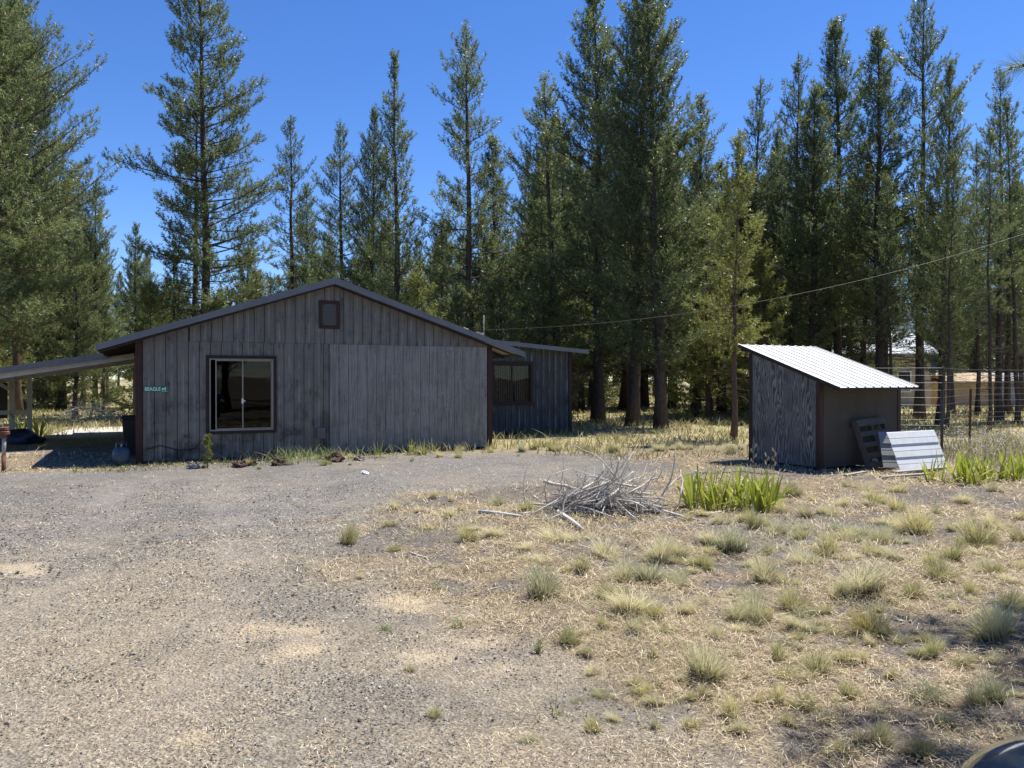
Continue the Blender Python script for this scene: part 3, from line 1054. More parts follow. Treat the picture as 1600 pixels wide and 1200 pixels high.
# ------------------------------------------------------------------ wire fence on the right
M_wire = simple('galvanised_wire', (.13, .132, .135), (.2, .203, .207), 9, .5, .4, .5, 0)
fence = thing('wire_fence', 'tall welded wire fence on thin metal posts right of the shed', 'fence')
fpts = [sp(SW + .1, SD + .2), Vector(gp(1472, 716)), Vector(gp(1515, 694)), Vector((19.0, 22.5, 0)), Vector((29, 25, 0))]
fpts[0].z = 0
for k, p in enumerate(fpts):
    h = (1.8, 1.42, 1.40, 1.9, 1.9)[k]
    b = MB().bar((p.x, p.y, -.2), (p.x + (.03 if k == 2 else 0), p.y, h), .045, .035)
    b.bar((p.x, p.y - .03, -.2), (p.x + (.03 if k == 2 else 0), p.y - .03, h), .012, .035)
    o = b.build('fence_post', (M_black, M_steelbox, M_rust, M_rust, M_rust)[k], fence)
    if k == 2: o['label'] = 'rusty leaning fence post'
wm = MB()
def wquad(a, b, r):
    wm.tube([a, b], r, 3, False)
FH = 1.88
for a, b in zip(fpts[:-1], fpts[1:]):
    d = b - a
    n = int(d.length / .16)
    for zz in np.concatenate([np.arange(.08, .9, .12), np.arange(.95, FH + .01, .155)]):
        wquad((a.x, a.y, zz), (b.x, b.y, zz), .0019)
    for k in range(n + 1):
        p = a + d * (k / n)
        wquad((p.x, p.y, .05), (p.x, p.y, FH), .0015)
wm.build('wire_mesh', M_wire, fence)

# ------------------------------------------------------------------ overhead service line
sm = thing('service_mast', 'thin grey service mast with pale insulators at the right eave of the house', 'mast', hp(7.63, .62, 0), HA)
zb = 2.42
MB().tube([(0, 0, 1.2), (0, 0, zb + .8)], .010, 8).build('mast_pipe', M_fascia, sm, smooth=True)
MB().tube([(-.55, 0, zb + .46), (-.42, 0, zb + .42)], .032, 8).tube([(-.2, 0, zb + .36), (0, 0, zb + .34)], .024, 8).build('insulator', M_alu, sm)
wl = MB()
P0 = hp(7.63, .62, 2.86)
P1 = at(1640, 352, 18.5)
wire = []
for k in range(30):
    t = k / 29
    p = P0.lerp(P1, t)
    p.z -= .55 * 4 * t * (1 - t)
    wire.append(p)
wl.tube(wire, .0036, 4)
P2 = at(1760, 320, 25)
tag(wl.build('power_line', simple('grey_cable', (.03, .031, .032), (.05, .051, .052), 3, .5, .4, .2, 0)), 'thin overhead cable running from the house roof up to the right', 'cable')

# ------------------------------------------------------------------ neighbouring buildings through the trees
M_tan = simple('tan_wall', (.36, .27, .17), (.46, .35, .23), 1.5)
M_tan2 = simple('pale_tan_wall', (.40, .34, .27), (.50, .43, .34), 1.5)
M_greyw = simple('grey_wall', (.26, .26, .28), (.34, .34, .36), 1.5)
M_blue = simple('slate_blue_metal', (.06, .09, .14), (.09, .125, .18), .6, .8, .2, 0)
M_paleroof = simple('pale_metal_roof', (.36, .40, .44), (.46, .50, .54), .8, .7, .3, 0)


def building(label, x0, x1, y0, y1, zw, zr_, wallm, roofm, rz=0., win=(), ridge='x'):
    c = ((x0 + x1) / 2, (y0 + y1) / 2, 0)
    t = thing('neighbour_building', label, 'building', c, rz)
    hx, hy = (x1 - x0) / 2, (y1 - y0) / 2
    MB().box(-hx, hx, -hy, hy, -.1, zw).build('wall', wallm, t)
    r = MB()
    o = .4
    poly = [(-hy - o, zw - .05), (0, zr_), (hy + o, zw - .05), (hy + o, zw + .06), (0, zr_ + .12), (-hy - o, zw + .06)]
    vs = [(-hx - o, y, z) for y, z in poly] + [(hx + o, y, z) for y, z in poly]
    n = 6
    r.add(vs, [tuple(range(n)), tuple(range(2 * n - 1, n - 1, -1))] + [((i + 1) % n, i, i + n, (i + 1) % n + n) for i in range(n)])
    r.build('roof', roofm, t)
    MB().prism_xz([(-hy, zw), (hy, zw), (0, zr_)], -hx + .02, -hx + .1).build('gable', wallm, t).rotation_euler = (0, 0, R(90))
    for a, b, z0, z1 in win:
        w_ = MB().box(a, b, -hy - .06, -hy + .02, z0, z1).build('window', M_white, t)
        MB().box(a + .08, b - .08, -hy - .075, -hy - .062, z0 + .08, z1 - .08).build('pane', M_black, w_)
    return t


building('tan house with pale metal roof beyond the fence behind the shed', 17.2, 23.4, 43, 49, 3.0, 4.35, M_tan2, M_paleroof, 0, ((-2.4, -1.4, 1, 2.1), (1.2, 2.0, .9, 2.1)))
building('tall slate blue barn far behind the tan house', 24.5, 32, 58, 66, 5.0, 7.6, M_blue, M_blue)
building('low tan outbuilding beyond the wire fence', 25.6, 28.2, 45, 48, 1.45, 1.9, M_tan, M_tan)
building('low grey trailer shed beside the tan outbuilding', 28.6, 32.6, 45.5, 48.5, 1.5, 1.9, M_greyw, M_greyw)

# ------------------------------------------------------------------ foliage generator
def frame_of(d):
    ref = np.where(np.abs(d[:, 2:3]) < .9, np.array([[0, 0, 1.]]), np.array([[1., 0, 0]]))
    u = np.cross(d, ref)
    u /= np.linalg.norm(u, axis=1, keepdims=True) + 1e-9
    return u, np.cross(d, u)


def needles(C, D, r, n=12, Ls=.26, ln=.13, wd=.028, phi=(28, 62)):
    """bottlebrush shoots: C centres, D directions -> needle triangles"""
    N = len(C)
    C = np.repeat(C, n, 0)
    D = np.repeat(D, n, 0)
    M_ = N * n
    u, v = frame_of(D)
    a = r.random(M_) * 2 * PI
    ph = np.radians(r.uniform(phi[0], phi[1], M_))
    rad = u * np.cos(a)[:, None] + v * np.sin(a)[:, None]
    nd = D * np.cos(ph)[:, None] + rad * np.sin(ph)[:, None]
    base = C + D * (r.uniform(-.4, .6, M_) * Ls)[:, None]
    tip = base + nd * (ln * r.uniform(.7, 1.25, M_))[:, None]
    rv = r.normal(size=(M_, 3))
    wv = np.cross(nd, rv)
    wv *= (wd / 2 * r.uniform(.7, 1.3, M_) / (np.linalg.norm(wv, axis=1) + 1e-9))[:, None]
    V = np.stack([base - wv, base + wv, tip], 1).reshape(-1, 3)
    Fc = np.arange(M_ * 3).reshape(-1, 3)
    return V, Fc


def gen_pine(seed, H, cb, Rm, prof, gap=.42, per=(4, 6), el0=-5, el1=52, curve=.25, shoot=.25, twig=.19, r0=None,
             lean=.0, dead=20, nn=24, ln=.115, wd=.026, min_q=.2, asym=.0, Ls=.36, phi=(34, 74), ragged=.62):
    r = np.random.default_rng(seed)
    r0 = r0 or (.03 + H * .0105)
    nz_ = 14
    hs_ = np.linspace(0, H, nz_)
    wob = np.cumsum(r.normal(0, .03, (nz_, 2)), 0) * (H / 14)
    wob[0] = 0
    wob += (hs_[:, None] / H) ** 1.0 * np.array([[lean, 0]])
    tr = MB()
    rad = [max(.012, r0 * (1 - .93 * h / H) * (1 + .5 * math.exp(-h * 3.5))) for h in hs_]
    tpts = np.column_stack([wob[:, 0], wob[:, 1], hs_])
    tpts[0, 2] = -.15
    tr.tube(tpts, rad, 9)
    pos = lambda h: np.array([np.interp(h, hs_, wob[:, 0]), np.interp(h, hs_, wob[:, 1]), h])
    Cs, Ds = [], []
    G = r.random((int(H / .9) + 2, 5)) * ragged + (1.08 - .55 * ragged)
    h = cb * H
    az0 = r.random() * 6
    while h < H - .12:
        t = (h - cb * H) / (H - cb * H)
        nb = r.integers(per[0], per[1] + 1)
        if t > .85: nb = max(3, nb - 1)
        az0 += 1.1
        for k in range(nb):
            az = az0 + 2 * PI * k / nb + r.normal(0, .35)
            ln_ = Rm * prof(t) * r.uniform(.6, 1.12) * G[int(h / .9), int((az % (2 * PI)) / (2 * PI) * 4.99)] * (1 + asym * math.cos(az))
            if r.random() < .06: ln_ *= 1.25
            if r.random() < .08: ln_ *= .5
            ln_ = max(ln_, .18)
            el = R(el0 + (el1 - el0) * t ** 1.2 + r.normal(0, 12))
            d0 = np.array([math.cos(az) * math.cos(el), math.sin(az) * math.cos(el), math.sin(el)])
            hh = h + r.uniform(-.5, .5) * gap
            p0 = pos(min(hh, H - .1))
            side = np.array([-math.sin(az), math.cos(az), 0])
            bend = r.normal(0, .10)
            P_ = lambda q: p0 + d0 * (ln_ * q) + np.array([0, 0, 1.]) * (curve * ln_ * q * q) + side * (bend * ln_ * q * q)
            T_ = lambda q: (lambda g: g / np.linalg.norm(g))(d0 + np.array([0, 0, 1.]) * (2 * curve * q) + side * (2 * bend * q))
            br = max(.008, .013 * ln_ ** .8 + .004)
            qs = (0, .35, .7, 1.)
            tr.tube([P_(q) for q in qs], [br, br * .75, br * .5, .005], 4, False)
            # end shoot and side twigs
            Cs.append(P_(1.)); Ds.append(T_(1.))
            nt = max(1, int(ln_ * (1 - min_q) / twig * 2 + r.random()))
            for j in range(nt):
                q = min_q + (1 - min_q) * (j + r.random()) / nt
                sgn = 1 if j % 2 else -1
                ta = R(r.uniform(30, 62)) * sgn
                T = T_(q)
                td = T * math.cos(ta) + side * math.sin(ta) + np.array([0, 0, r.uniform(-.35, .75)])
                td /= np.linalg.norm(td)
                tl = (.12 + .34 * ln_ * (1.1 - q)) * r.uniform(.6, 1.2)
                tl = min(tl, 1.1)
                b0 = P_(q)
                ns = max(1, int(tl / shoot))
                if tl > .45:
                    tr.tube([b0, b0 + td * tl * .9], [.006, .004], 3, False)
                for i in range(ns):
                    f = (i + .7) / ns
                    Cs.append(b0 + td * tl * f + r.normal(0, .02, 3))
                    dd = td * .8 + np.array([0, 0, .55 + .5 * t]) + r.normal(0, .30, 3)
                    Ds.append(dd / np.linalg.norm(dd))
        h += gap * r.uniform(.75, 1.25) * (1 - .35 * t)
    for k in range(5):
        Cs.append(pos(H - .1 - .16 * k) + r.normal(0, .02, 3)); Ds.append(np.array([0, 0, 1.]))
    Cs.append(pos(H) + np.array([0, 0, .05])); Ds.append(np.array([0, 0, 1.]))
    # bare dead limbs under the crown
    for k in range(dead):
        hh = r.uniform(.12 * H, max(cb * H + .8, .3 * H))
        az = r.random() * 2 * PI
        l_ = r.uniform(.4, 1.5) * min(1.2, Rm / 1.6)
        d0 = np.array([math.cos(az), math.sin(az), r.uniform(-.25, .12)])
        p0 = pos(hh)
        p1 = p0 + d0 * l_ * .5
        p2 = p1 + (d0 + r.normal(0, .25, 3)) * l_ * .5
        tr.tube([p0, p1, p2], [.014, .009, .004], 3, False)
        for q in range(2):
            a = p1 + (p2 - p1) * r.random()
            tr.tube([a, a + r.normal(0, .22, 3)], [.005, .003], 3, False)
    V, Fc = needles(np.array(Cs), np.array(Ds), r, nn, Ls, ln, wd, phi)
    return tr, V, Fc, len(Cs)


def needle_mat(name, dark, mid, light, trans):
    m = Mat(name, .42, .45)
    isl = m.geo('Random Per Island')
    pn = m.noise(1.1, 3, .5)
    f = m.math('ADD', m.math('MULTIPLY', isl, .55), m.math('MULTIPLY', pn, .5), clamp=True)
    c = m.ramp(f, [(.15, dark), (.5, mid), (.88, light)])
    hv = m.node('HueSaturation')
    m.put(hv.inputs['Color'], c)
    m.put(hv.inputs['Value'], m.mapr(m.orand(), 0, 1, .78, 1.22))
    m.put(hv.inputs['Hue'], m.mapr(m.orand(), 0, 1, .508, .492))
    m.leafy(hv.outputs[0], m.mix(.5, hv.outputs[0], trans), .38)
    return m.m


N_dark = needle_mat('needles_dark_green', (.027, .046, .021), (.080, .112, .048), (.235, .27, .125), (.30, .36, .10))
N_mid = needle_mat('needles_olive_green', (.030, .050, .021), (.104, .136, .055), (.30, .33, .155), (.33, .39, .11))
N_yel = needle_mat('needles_yellow_green', (.065, .080, .022), (.175, .20, .052), (.34, .34, .11), (.39, .40, .09))
N_rust = needle_mat('needles_dead_rust', (.08, .035, .015), (.15, .065, .028), (.22, .11, .05), (.2, .1, .04))
M_bark = simple('pine_bark', (.045, .035, .030), (.115, .092, .078), 14, .95, .15, 0, .8, .02, stretch=(1.6, 1.6, .5))
M_barkr = simple('reddish_pine_bark', (.075, .05, .038), (.17, .115, .085), 14, .95, .15, 0, .8, .02, stretch=(1.6, 1.6, .5))

cone = lambda t: (1 - t) ** .66 * min(1, (t + .18) / .34)
col_p = lambda t: (1 - t) ** .5 * min(1, (t + .22) / .36)
round_p = lambda t: (1 - t ** 3.2) * min(1, (t + .35) / .5) * .92 + .08
bush_p = lambda t: (1 - t) ** .75

PROTO = {}


def proto(key, name, mat, bark, *a, **k):
    tr, V, Fc, n = gen_pine(*a, **k)
    print('proto', key, n, 'shoots', len(Fc), 'needles')
    pr = thing(name, '', 'tree')
    for q in ('label', 'category'):
        if q in pr: del pr[q]
    t = tr.build('trunk', bark, pr)
    t.data.polygons.foreach_set('use_smooth', [True] * len(t.data.polygons))
    c = link('crown', np_mesh('crown', V, Fc, mat), pr)
    CH[pr.name] = [t, c]
    PROTO[key] = (pr, a[1], a[3])
    return pr


#      key   name          needles  bark      seed H    cb   R
proto('dense1', 'pine_tree', N_dark, M_bark, 11, 15.5, .12, 2.6, cone, gap=.34, dead=30, el0=6)
proto('dense2', 'pine_tree', N_mid, M_bark, 12, 15.0, .14, 2.5, cone, gap=.36, dead=30, per=(4, 5), el0=10)
proto('col1', 'pine_tree', N_dark, M_bark, 13, 15.0, .30, 1.8, col_p, gap=.36, dead=55, el0=0)
proto('col2', 'pine_tree', N_mid, M_bark, 14, 14.0, .20, 1.85, col_p, gap=.36, dead=50, el0=5)
proto('sparse1', 'pine_tree', N_dark, M_bark, 15, 15.0, .40, 1.60, col_p, gap=.44, per=(3, 5), twig=.22, dead=70, el0=-8)
proto('open1', 'pine_tree', N_mid, M_bark, 16, 17.0, .10, 2.35, round_p, gap=.44, per=(4, 6), twig=.135, min_q=.36, dead=60, el0=0, el1=36, curve=.14, r0=.20, ragged=.6)
proto('ragged1', 'pine_tree', N_dark, M_bark, 31, 15.0, .16, 2.5, lambda t: (1 - t ** 1.6) * min(1, (t + .2) / .4) * .9 + .08, gap=.42, per=(3, 5), dead=60, el0=-4, el1=45, ragged=1.05, lean=.25)
proto('ragged2', 'pine_tree', N_mid, M_bark, 32, 14.5, .22, 2.2, lambda t: (1 - t) ** .6 * min(1, (t + .2) / .4), gap=.44, per=(3, 5), dead=70, el0=-8, el1=50, ragged=1.05, lean=-.3)
proto('leader', 'pine_tree', N_mid, M_bark, 17, 13.5, .08, 2.3, lambda t: (1 - t) ** .95 * min(1, (t + .2) / .35), gap=.48, el1=64, curve=.45, dead=20)
proto('young1', 'pine_tree', N_yel, M_barkr, 18, 6.5, .03, 1.75, bush_p, gap=.34, dead=6, r0=.075)
proto('young2', 'pine_tree', N_mid, M_bark, 19, 7.5, .03, 1.75, bush_p, gap=.34, dead=6, r0=.08)
proto('fluffy', 'pine_tree', N_mid, M_barkr, 20, 16.0, .20, 4.6, lambda t: (1 - t) ** .62 * min(1, (t + .25) / .4), gap=.44, per=(6, 7), twig=.19, shoot=.26, dead=15, el0=4, el1=58, r0=.22, ln=.14, wd=.026, nn=22, Ls=.36, ragged=.36)
proto('thin', 'pine_tree', N_yel, M_barkr, 21, 10.5, .28, 1.25, lambda t: (1 - t) ** .6 * min(1, (t + .3) / .5), gap=.38, dead=25, r0=.11, el0=-10)
proto('pole', 'pine_tree', N_dark, M_bark, 22, 13.5, .42, 1.25, col_p, gap=.40, per=(3, 5), twig=.22, dead=80, r0=.10, el0=-5)

used = set()


def place(key, px, Y, top, label, rw=1., group=None, rz=None, lean=0., X=None):
    """a pine of the given kind standing at distance Y under photo column px, its tip at photo row top"""
    pr, H, Rm = PROTO[key]
    X = (px - 800) / F * Y if X is None else X
    h = EYE + (HZ - top) / F * Y
    sz = h / H
    rz = rnd.uniform(0, 6.28) if rz is None else rz
    sc = (sz * rw, sz * rw, sz)
    z = float(gz(X, Y)) - .03
    if key not in used:
        used.add(key)
        pr.location = (X, Y, z); pr.scale = sc; pr.rotation_euler = (R(rnd.uniform(-1.4, 1.4)), R(lean + rnd.uniform(-1.4, 1.4)), rz)
        tag(pr, label, 'tree', group)
        return pr
    o = copy_thing(pr, (X, Y, z), rz, sc, label, group, (R(rnd.uniform(-1.4, 1.4)), R(lean + rnd.uniform(-1.4, 1.4))))
    o['category'] = 'tree'
    if not group and 'group' in o: del o['group']
    return o


KEY = [
    ('fluffy', -25, 25, -95, 'huge bushy olive green pine filling the left edge of the picture', 1.0),
    ('fluffy', 28, 33, 0, 'second tall bushy pine just right of the huge left edge pine', .72),
    ('dense2', 95, 41, 275, 'broad mid green pine filling the space above the carport roof', 1.35),
    ('young1', 60, 43, 440, 'yellow tinged young pine low above the carport roof near the left edge', 1.5),
    ('young2', 70, 40, 330, 'taller mid green bushy pine partly behind the huge left edge pine', 1.25),
    ('dense2', 150, 41, 290, 'conical pine between the huge left edge pine and the open crowned tall pine', 1.0),
    ('dense2', 213, 44, 352, 'shorter conical pine seen beside the open crowned tall pine on its left', 1.1),
    ('open1', 326, 31, -75, 'tall open crowned pine with crooked bare branches behind the left roof slope', 1.0),
    ('sparse1', 306, 33.5, 120, 'second slimmer trunked pine standing inside the open crowned tall pine', .9),
    ('young2', 275, 33, 392, 'dark bushy young pine at the foot of the open crowned tall pine', 1.2),
    ('young1', 238, 29, 440, 'yellowish young pine rising above the left roof slope', 1.1),
    ('young2', 385, 34, 385, 'bushy young pine between the open crowned pine and the thin sparse topped pine', 1.2),
    ('sparse1', 459, 38, 188, 'thin pine with a small sparse top left of the roof ridge', .95),
    ('dense2', 478, 40, 292, 'bushy pine at the foot of the thin sparse topped pine', 1.0),
    ('ragged1', 543, 37, 192, 'dense dark pine with a blunt double tip above the roof ridge', 1.0),
    ('dense1', 580, 35.5, 172, 'dark pine pressed between the blunt tipped pine and the long leader pine', .8),
    ('leader', 617, 32, 88, 'pine with a long slender leader and upswept branches right of the ridge', 1.0),
    ('young2', 690, 38, 340, 'low bushy pine in the gap between the leader pine and the tall bare trunked pine', 1.05),
    ('young1', 655, 27, 425, 'yellow green young pine bushy behind the right roof slope', 1.15),
    ('young2', 715, 29, 455, 'short olive young pine below the tall bare trunked pine', 1.2),
    ('ragged2', 736, 31.5, 45, 'tall narrow pine with long bare trunk behind the right roof slope', 1.0),
    ('col2', 772, 34, 222, 'shorter narrow pine touching the tall bare trunked pine on its right', 1.15),
    ('dense1', 838, 33, 250, 'dark pine at the left shoulder of the big central clump', 1.1),
    ('ragged2', 874, 30.5, 120, 'dark pine on the left side of the big central clump', 1.15),
    ('dense1', 934, 29, -22, 'tall pine left of the thickest trunk in the central clump', 1.12),
    ('dense2', 987, 27, -75, 'tall pine just left of the thickest trunk, its top out of frame', 1.0),
    ('dense1', 1033, 25.4, -45, 'pine with the thickest dark trunk in the central clump', 1.05),
    ('dense2', 1088, 33, 150, 'pine closing the right shoulder of the central clump', 1.05),
    ('thin', 1146, 20.7, 215, 'thin straight trunk pine with a yellow green crown left of the shed', 1.0),
    ('ragged1', 1165, 35, 125, 'blunt topped dark pine behind the thin yellow green pine', .85),
    ('ragged1', 1236, 34.5, 88, 'dark broad topped pine above the high end of the shed roof', .85),
    ('col2', 1272, 31, 138, 'narrow dense pine right of the dark broad topped pine', 1.05),
    ('col1', 1308, 32.5, 28, 'tall slim pine with open branches above the shed roof', .95),
    ('col2', 1372, 29.5, 55, 'slender pointed pine between the slim open pine and the tallest right pine', 1.05),
    ('pole', 1392, 27, 270, 'leaning thin trunk pine beside the slender pointed pine', 1.0),
    ('ragged2', 1437, 30, -22, 'tallest pine of the right group, standing just beyond the fence', .85),
    ('dense2', 1468, 27, 105, 'dense pine leaning on the tallest right pine, behind the metal fence post', .8),
    ('sparse1', 1562, 30, 112, 'sparse slim pine nearest the right edge with its tip against the sky', .8),
    ('pole', 1590, 27, 150, 'dark slim pine cut by the right edge of the picture', 1.0),
    ('pole', 1527, 34, 222, 'short slim pine between the dense right pine and the sparse slim pine', 1.1),
    ('col1', 1640, 31, 60, 'pine just beyond the right edge of the picture', 1.0),
    ('dense2', 1205, 40, 205, 'pine filling the gap behind the dark broad topped pine', .9),
    ('young1', 1105, 30, 330, 'bushy yellow green pine low between the central clump and the thin pine', 1.15),
    ('young1', 1190, 29, 380, 'bushy yellow green pine right behind the high side of the shed', 1.1),
    ('young2', 1330, 38, 330, 'bushy low pine behind the slim pine over the shed roof', 1.0),
    ('young2', 850, 29, 400, 'bushy young pine behind the extension roof', 1.3),
    ('young2', 785, 30, 430, 'olive young pine rising behind the gable end of the extension', 1.2),
    ('pole', 1545, 24, 200, 'thin dark trunk pine behind the rusty fence post', .9),
    ('pole', 1478, 24.5, 240, 'thin trunk pine close to the grey fence post', .9),
    ('dense2', -130, 30, 60, 'pine at the far left beyond the huge bushy pine', 1.0),
]
tree_xy = []
for row in KEY:
    k, px, Y, top, lb = row[:5]
    place(k, px, Y, top, lb, row[5], lean=(2.2 if 'leaning thin' in lb else 0))
    tree_xy.append(((px - 800) / F * Y, Y))
# rust coloured dead sprays on two trees
for nm, (px, py, Y) in (('thin', (1128, 335, 20.6)), ('open', (1118, 390, 29))):
    pass

# forest behind, one by one
ri = random.Random(5)
cnt = 0
tries = 0
occ = [(15.5, 33.5, 41, 67), (25, 33, 44, 50)]
while cnt < 190 and tries < 6000:
    tries += 1
    Y = 31 + 62 * ri.random() ** 1.25
    X = ri.uniform(-.78 * Y - 4, .78 * Y + 4)
    if any(a - 1 < X < b + 1 and c - 1 < Y < d + 1 for a, b, c, d in occ) or (15 < X < 33 and Y < 44 and ri.random() < .62):
        continue
    if min(((X - a) ** 2 + (Y - b) ** 2 for a, b in tree_xy), default=99) < 2.6 ** 2:
        continue
    pxx = 800 + X / Y * F
    # leave the gaps of open sky the photograph has
    lim = np.interp(pxx, [-400, 130, 215, 260, 420, 440, 690, 800, 830, 1100, 1160, 1600, 2000], [250, 330, 370, 400, 400, 320, 330, 330, 170, 200, 190, 250, 200])
    top = lim + ri.uniform(5, 130)
    key = ri.choice(['dense1', 'dense2', 'col1', 'col2', 'pole', 'col2', 'sparse1', 'young2', 'dense2', 'ragged1', 'ragged2', 'ragged2'])
    h = EYE + (HZ - top) / F * Y
    if h < 5: continue
    if h < 8.5: key = ri.choice(['young2', 'dense2', 'young1'])
    if h > 19: top = HZ - (18 - EYE) * F / Y
    shp = {'dense1': 'dark conical', 'dense2': 'olive conical', 'col1': 'dark narrow', 'col2': 'olive narrow', 'pole': 'thin bare trunked', 'sparse1': 'sparse slim', 'young2': 'low bushy', 'ragged1': 'dark ragged', 'ragged2': 'olive ragged', 'young1': 'yellow green bushy'}[key]
    wh = ('left of the house' if pxx < 215 else 'behind the left half of the house' if pxx < 515 else 'behind the right half of the house' if pxx < 800 else
          'behind the big central clump' if pxx < 1120 else 'behind the plywood shed' if pxx < 1435 else 'beyond the wire fence')
    lb = '%s pine deep in the %sforest %s' % (shp, 'far ' if Y > 55 else '', wh)
    place(key, pxx, Y, top, lb, ri.uniform(.8, 1.15), lb.replace(' pine ', ' pines ', 1), ri.uniform(0, 6.28), 0, X)
    tree_xy.append((X, Y))
    cnt += 1

# second row closing the gaps behind the clump and the shed, then low growth between the far trunks
for k in range(34):
    pxx = 840 + 760 * (k + ri.random()) / 34
    Y = ri.uniform(34, 50)
    top = np.interp(pxx, [840, 1000, 1090, 1160, 1400, 1600], [230, 200, 220, 230, 235, 290]) + ri.uniform(-10, 75)
    X = (pxx - 800) / F * Y
    if any(a - 1 < X < b + 1 and c - 1 < Y < d + 1 for a, b, c, d in occ): continue
    key = ri.choice(['col2', 'pole', 'col1'] if 1300 < pxx < 1600 else ['dense2', 'dense1', 'col2', 'dense2'])
    shp = {'dense1': 'dark conical', 'dense2': 'olive conical', 'col1': 'dark narrow', 'col2': 'olive narrow', 'pole': 'thin bare trunked'}[key]
    wh = 'behind the central clump' if pxx < 1120 else 'behind the plywood shed' if pxx < 1435 else 'beyond the wire fence'
    place(key, pxx, Y, top, '%s second row pine %s' % (shp, wh), ri.uniform(1.0, 1.3), '%s second row pines %s' % (shp, wh), ri.uniform(0, 6.28), 0, X)
for k in range(44):
    pxx = ri.uniform(230, 1300)
    Y = ri.uniform(42, 84)
    X = (pxx - 800) / F * Y
    if any(a - 1 < X < b + 1 and c - 1 < Y < d + 1 for a, b, c, d in occ): continue
    key = ri.choice(['young2', 'young2', 'young1'])
    h = ri.uniform(2.6, 5.0)
    shp = 'low olive' if key == 'young2' else 'low yellow green'
    wh = 'seen under the trees behind the house' if pxx < 800 else 'seen between the trunks of the central clump' if pxx < 1120 else 'seen left of and behind the shed'
    place(key, pxx, Y, HZ - (h - EYE) * F / Y, '%s sapling pine %s' % (shp, wh), ri.uniform(1.1, 1.5), '%s sapling pines %s' % (shp, wh), ri.uniform(0, 6.28), 0, X)

# pines of the same wood standing behind the camera; the windows mirror them
for X, Y, key, h in ((4, -9, 'dense1', 14), (8.5, -8, 'dense2', 15), (12, -14, 'col2', 14), (7, -16, 'dense1', 16), (1, -17, 'dense2', 15), (16, -8, 'dense1', 15), (20, -16, 'dense2', 15),
                     (13, -22, 'young2', 9), (-4, -18, 'dense1', 15), (26, -12, 'dense2', 15), (5, -24, 'dense2', 15), (17, -27, 'dense1', 17), (-10, -20, 'dense2', 15), (31, -22, 'dense1', 16), (10, -4.5, 'dense2', 15), (14, -5.5, 'dense1', 14), (19, -3, 'dense1', 15), (24, -6, 'dense2', 15), (6.5, -11.5, 'dense1', 15), (-1, -12, 'dense2', 15)):
    pr, H, Rm = PROTO[key]
    o = copy_thing(pr, (X, Y, -.03), ri.uniform(0, 6), h / H, 'pine behind the photographer, seen only mirrored in the windows', 'pines mirrored in the windows')
    o['category'] = 'tree'

# woods far off: one mass
V0 = []
for key in ('dense1', 'col2', 'dense2'):
    cme = CH[PROTO[key][0].name][1].data
    n = len(cme.vertices)
    arr = np.empty(n * 3, np.float32)
    cme.vertices.foreach_get('co', arr)
    V0.append(arr.reshape(-1, 3, 3))
allV = []
for k in range(170):
    Y = rng.uniform(95, 190)
    X = rng.uniform(-.85 * Y, .85 * Y)
    tri = V0[k % 3]
    tri = tri[rng.choice(len(tri), 1700, replace=False)].copy()
    c = tri.mean(1, keepdims=True)
    tri = c + (tri - c) * 5.0
    a = rng.random() * 6.28
    s_ = rng.uniform(.8, 1.15)
    x, y = tri[..., 0] * math.cos(a) - tri[..., 1] * math.sin(a), tri[..., 0] * math.sin(a) + tri[..., 1] * math.cos(a)
    allV.append(np.stack([x * s_ * 1.5 + X, y * s_ * 1.5 + Y, tri[..., 2] * s_], -1))
allV = np.concatenate(allV).reshape(-1, 3)
tag(link('distant_woods', np_mesh('distant_woods', allV, np.arange(len(allV)).reshape(-1, 3), N_dark)), 'far dark pine woods closing the view between the nearer trunks', 'woods', kind='stuff')

# near pine just out of frame on the right: its branch tip and its shade reach the picture
tr, V, Fc, n = gen_pine(41, 9.5, .34, 1.95, round_p, gap=.40, dead=0, nn=34, ln=.17, wd=.020, shoot=.16, r0=.15)
npn = thing('pine_tree', 'long needled pine at the right edge whose branch tip hangs into the sky', 'tree', (6.18, 4.72, 0))
tr.tube([(-.1, .2, 4.3), (-1.2, .95, 4.2), (-2.20, 1.30, 4.10)], [.03, .018, .008], 6)
cl = np.array([(-1.83, 1.17, 4.14), (-2.08, 1.26, 4.11), (-2.20, 1.30, 4.10), (-1.58, 1.1, 4.16), (-1.33, 1.05, 4.2)])
dl = np.array([(-.85, .35, .12), (-.9, .3, .05), (-.9, .25, -.1), (-.8, .3, .4), (-.6, .5, .5)])
dl /= np.linalg.norm(dl, axis=1, keepdims=True)
V2, F2 = needles(cl, dl, np.random.default_rng(2), 90, .12, .20, .004, (20, 75))
tr.build('trunk', M_barkr, npn)
link('crown', np_mesh('crown', np.concatenate([V, V2]), np.concatenate([Fc, F2 + len(V)]), N_mid), npn)

# little pine seedling at the window corner
tr, V, Fc, n = gen_pine(44, 5.6, .10, 1.1, lambda t: .45 + .55 * (1 - t), gap=.95, per=(3, 4), twig=.5, shoot=.35, r0=.09, dead=0, nn=26, ln=.62, wd=.06)
x, y, z = gp(331, 729)
V = V * .1
tr.v = [tuple(q * .1 for q in p) for p in tr.v]
sd = thing('pine_seedling', 'small bright green pine seedling under the left corner of the window', 'seedling', (x, y - .22, z))
sm_ = tr.build('stem', M_barkr, sd)
link('foliage', np_mesh('foliage', V, Fc, N_yel), sd)


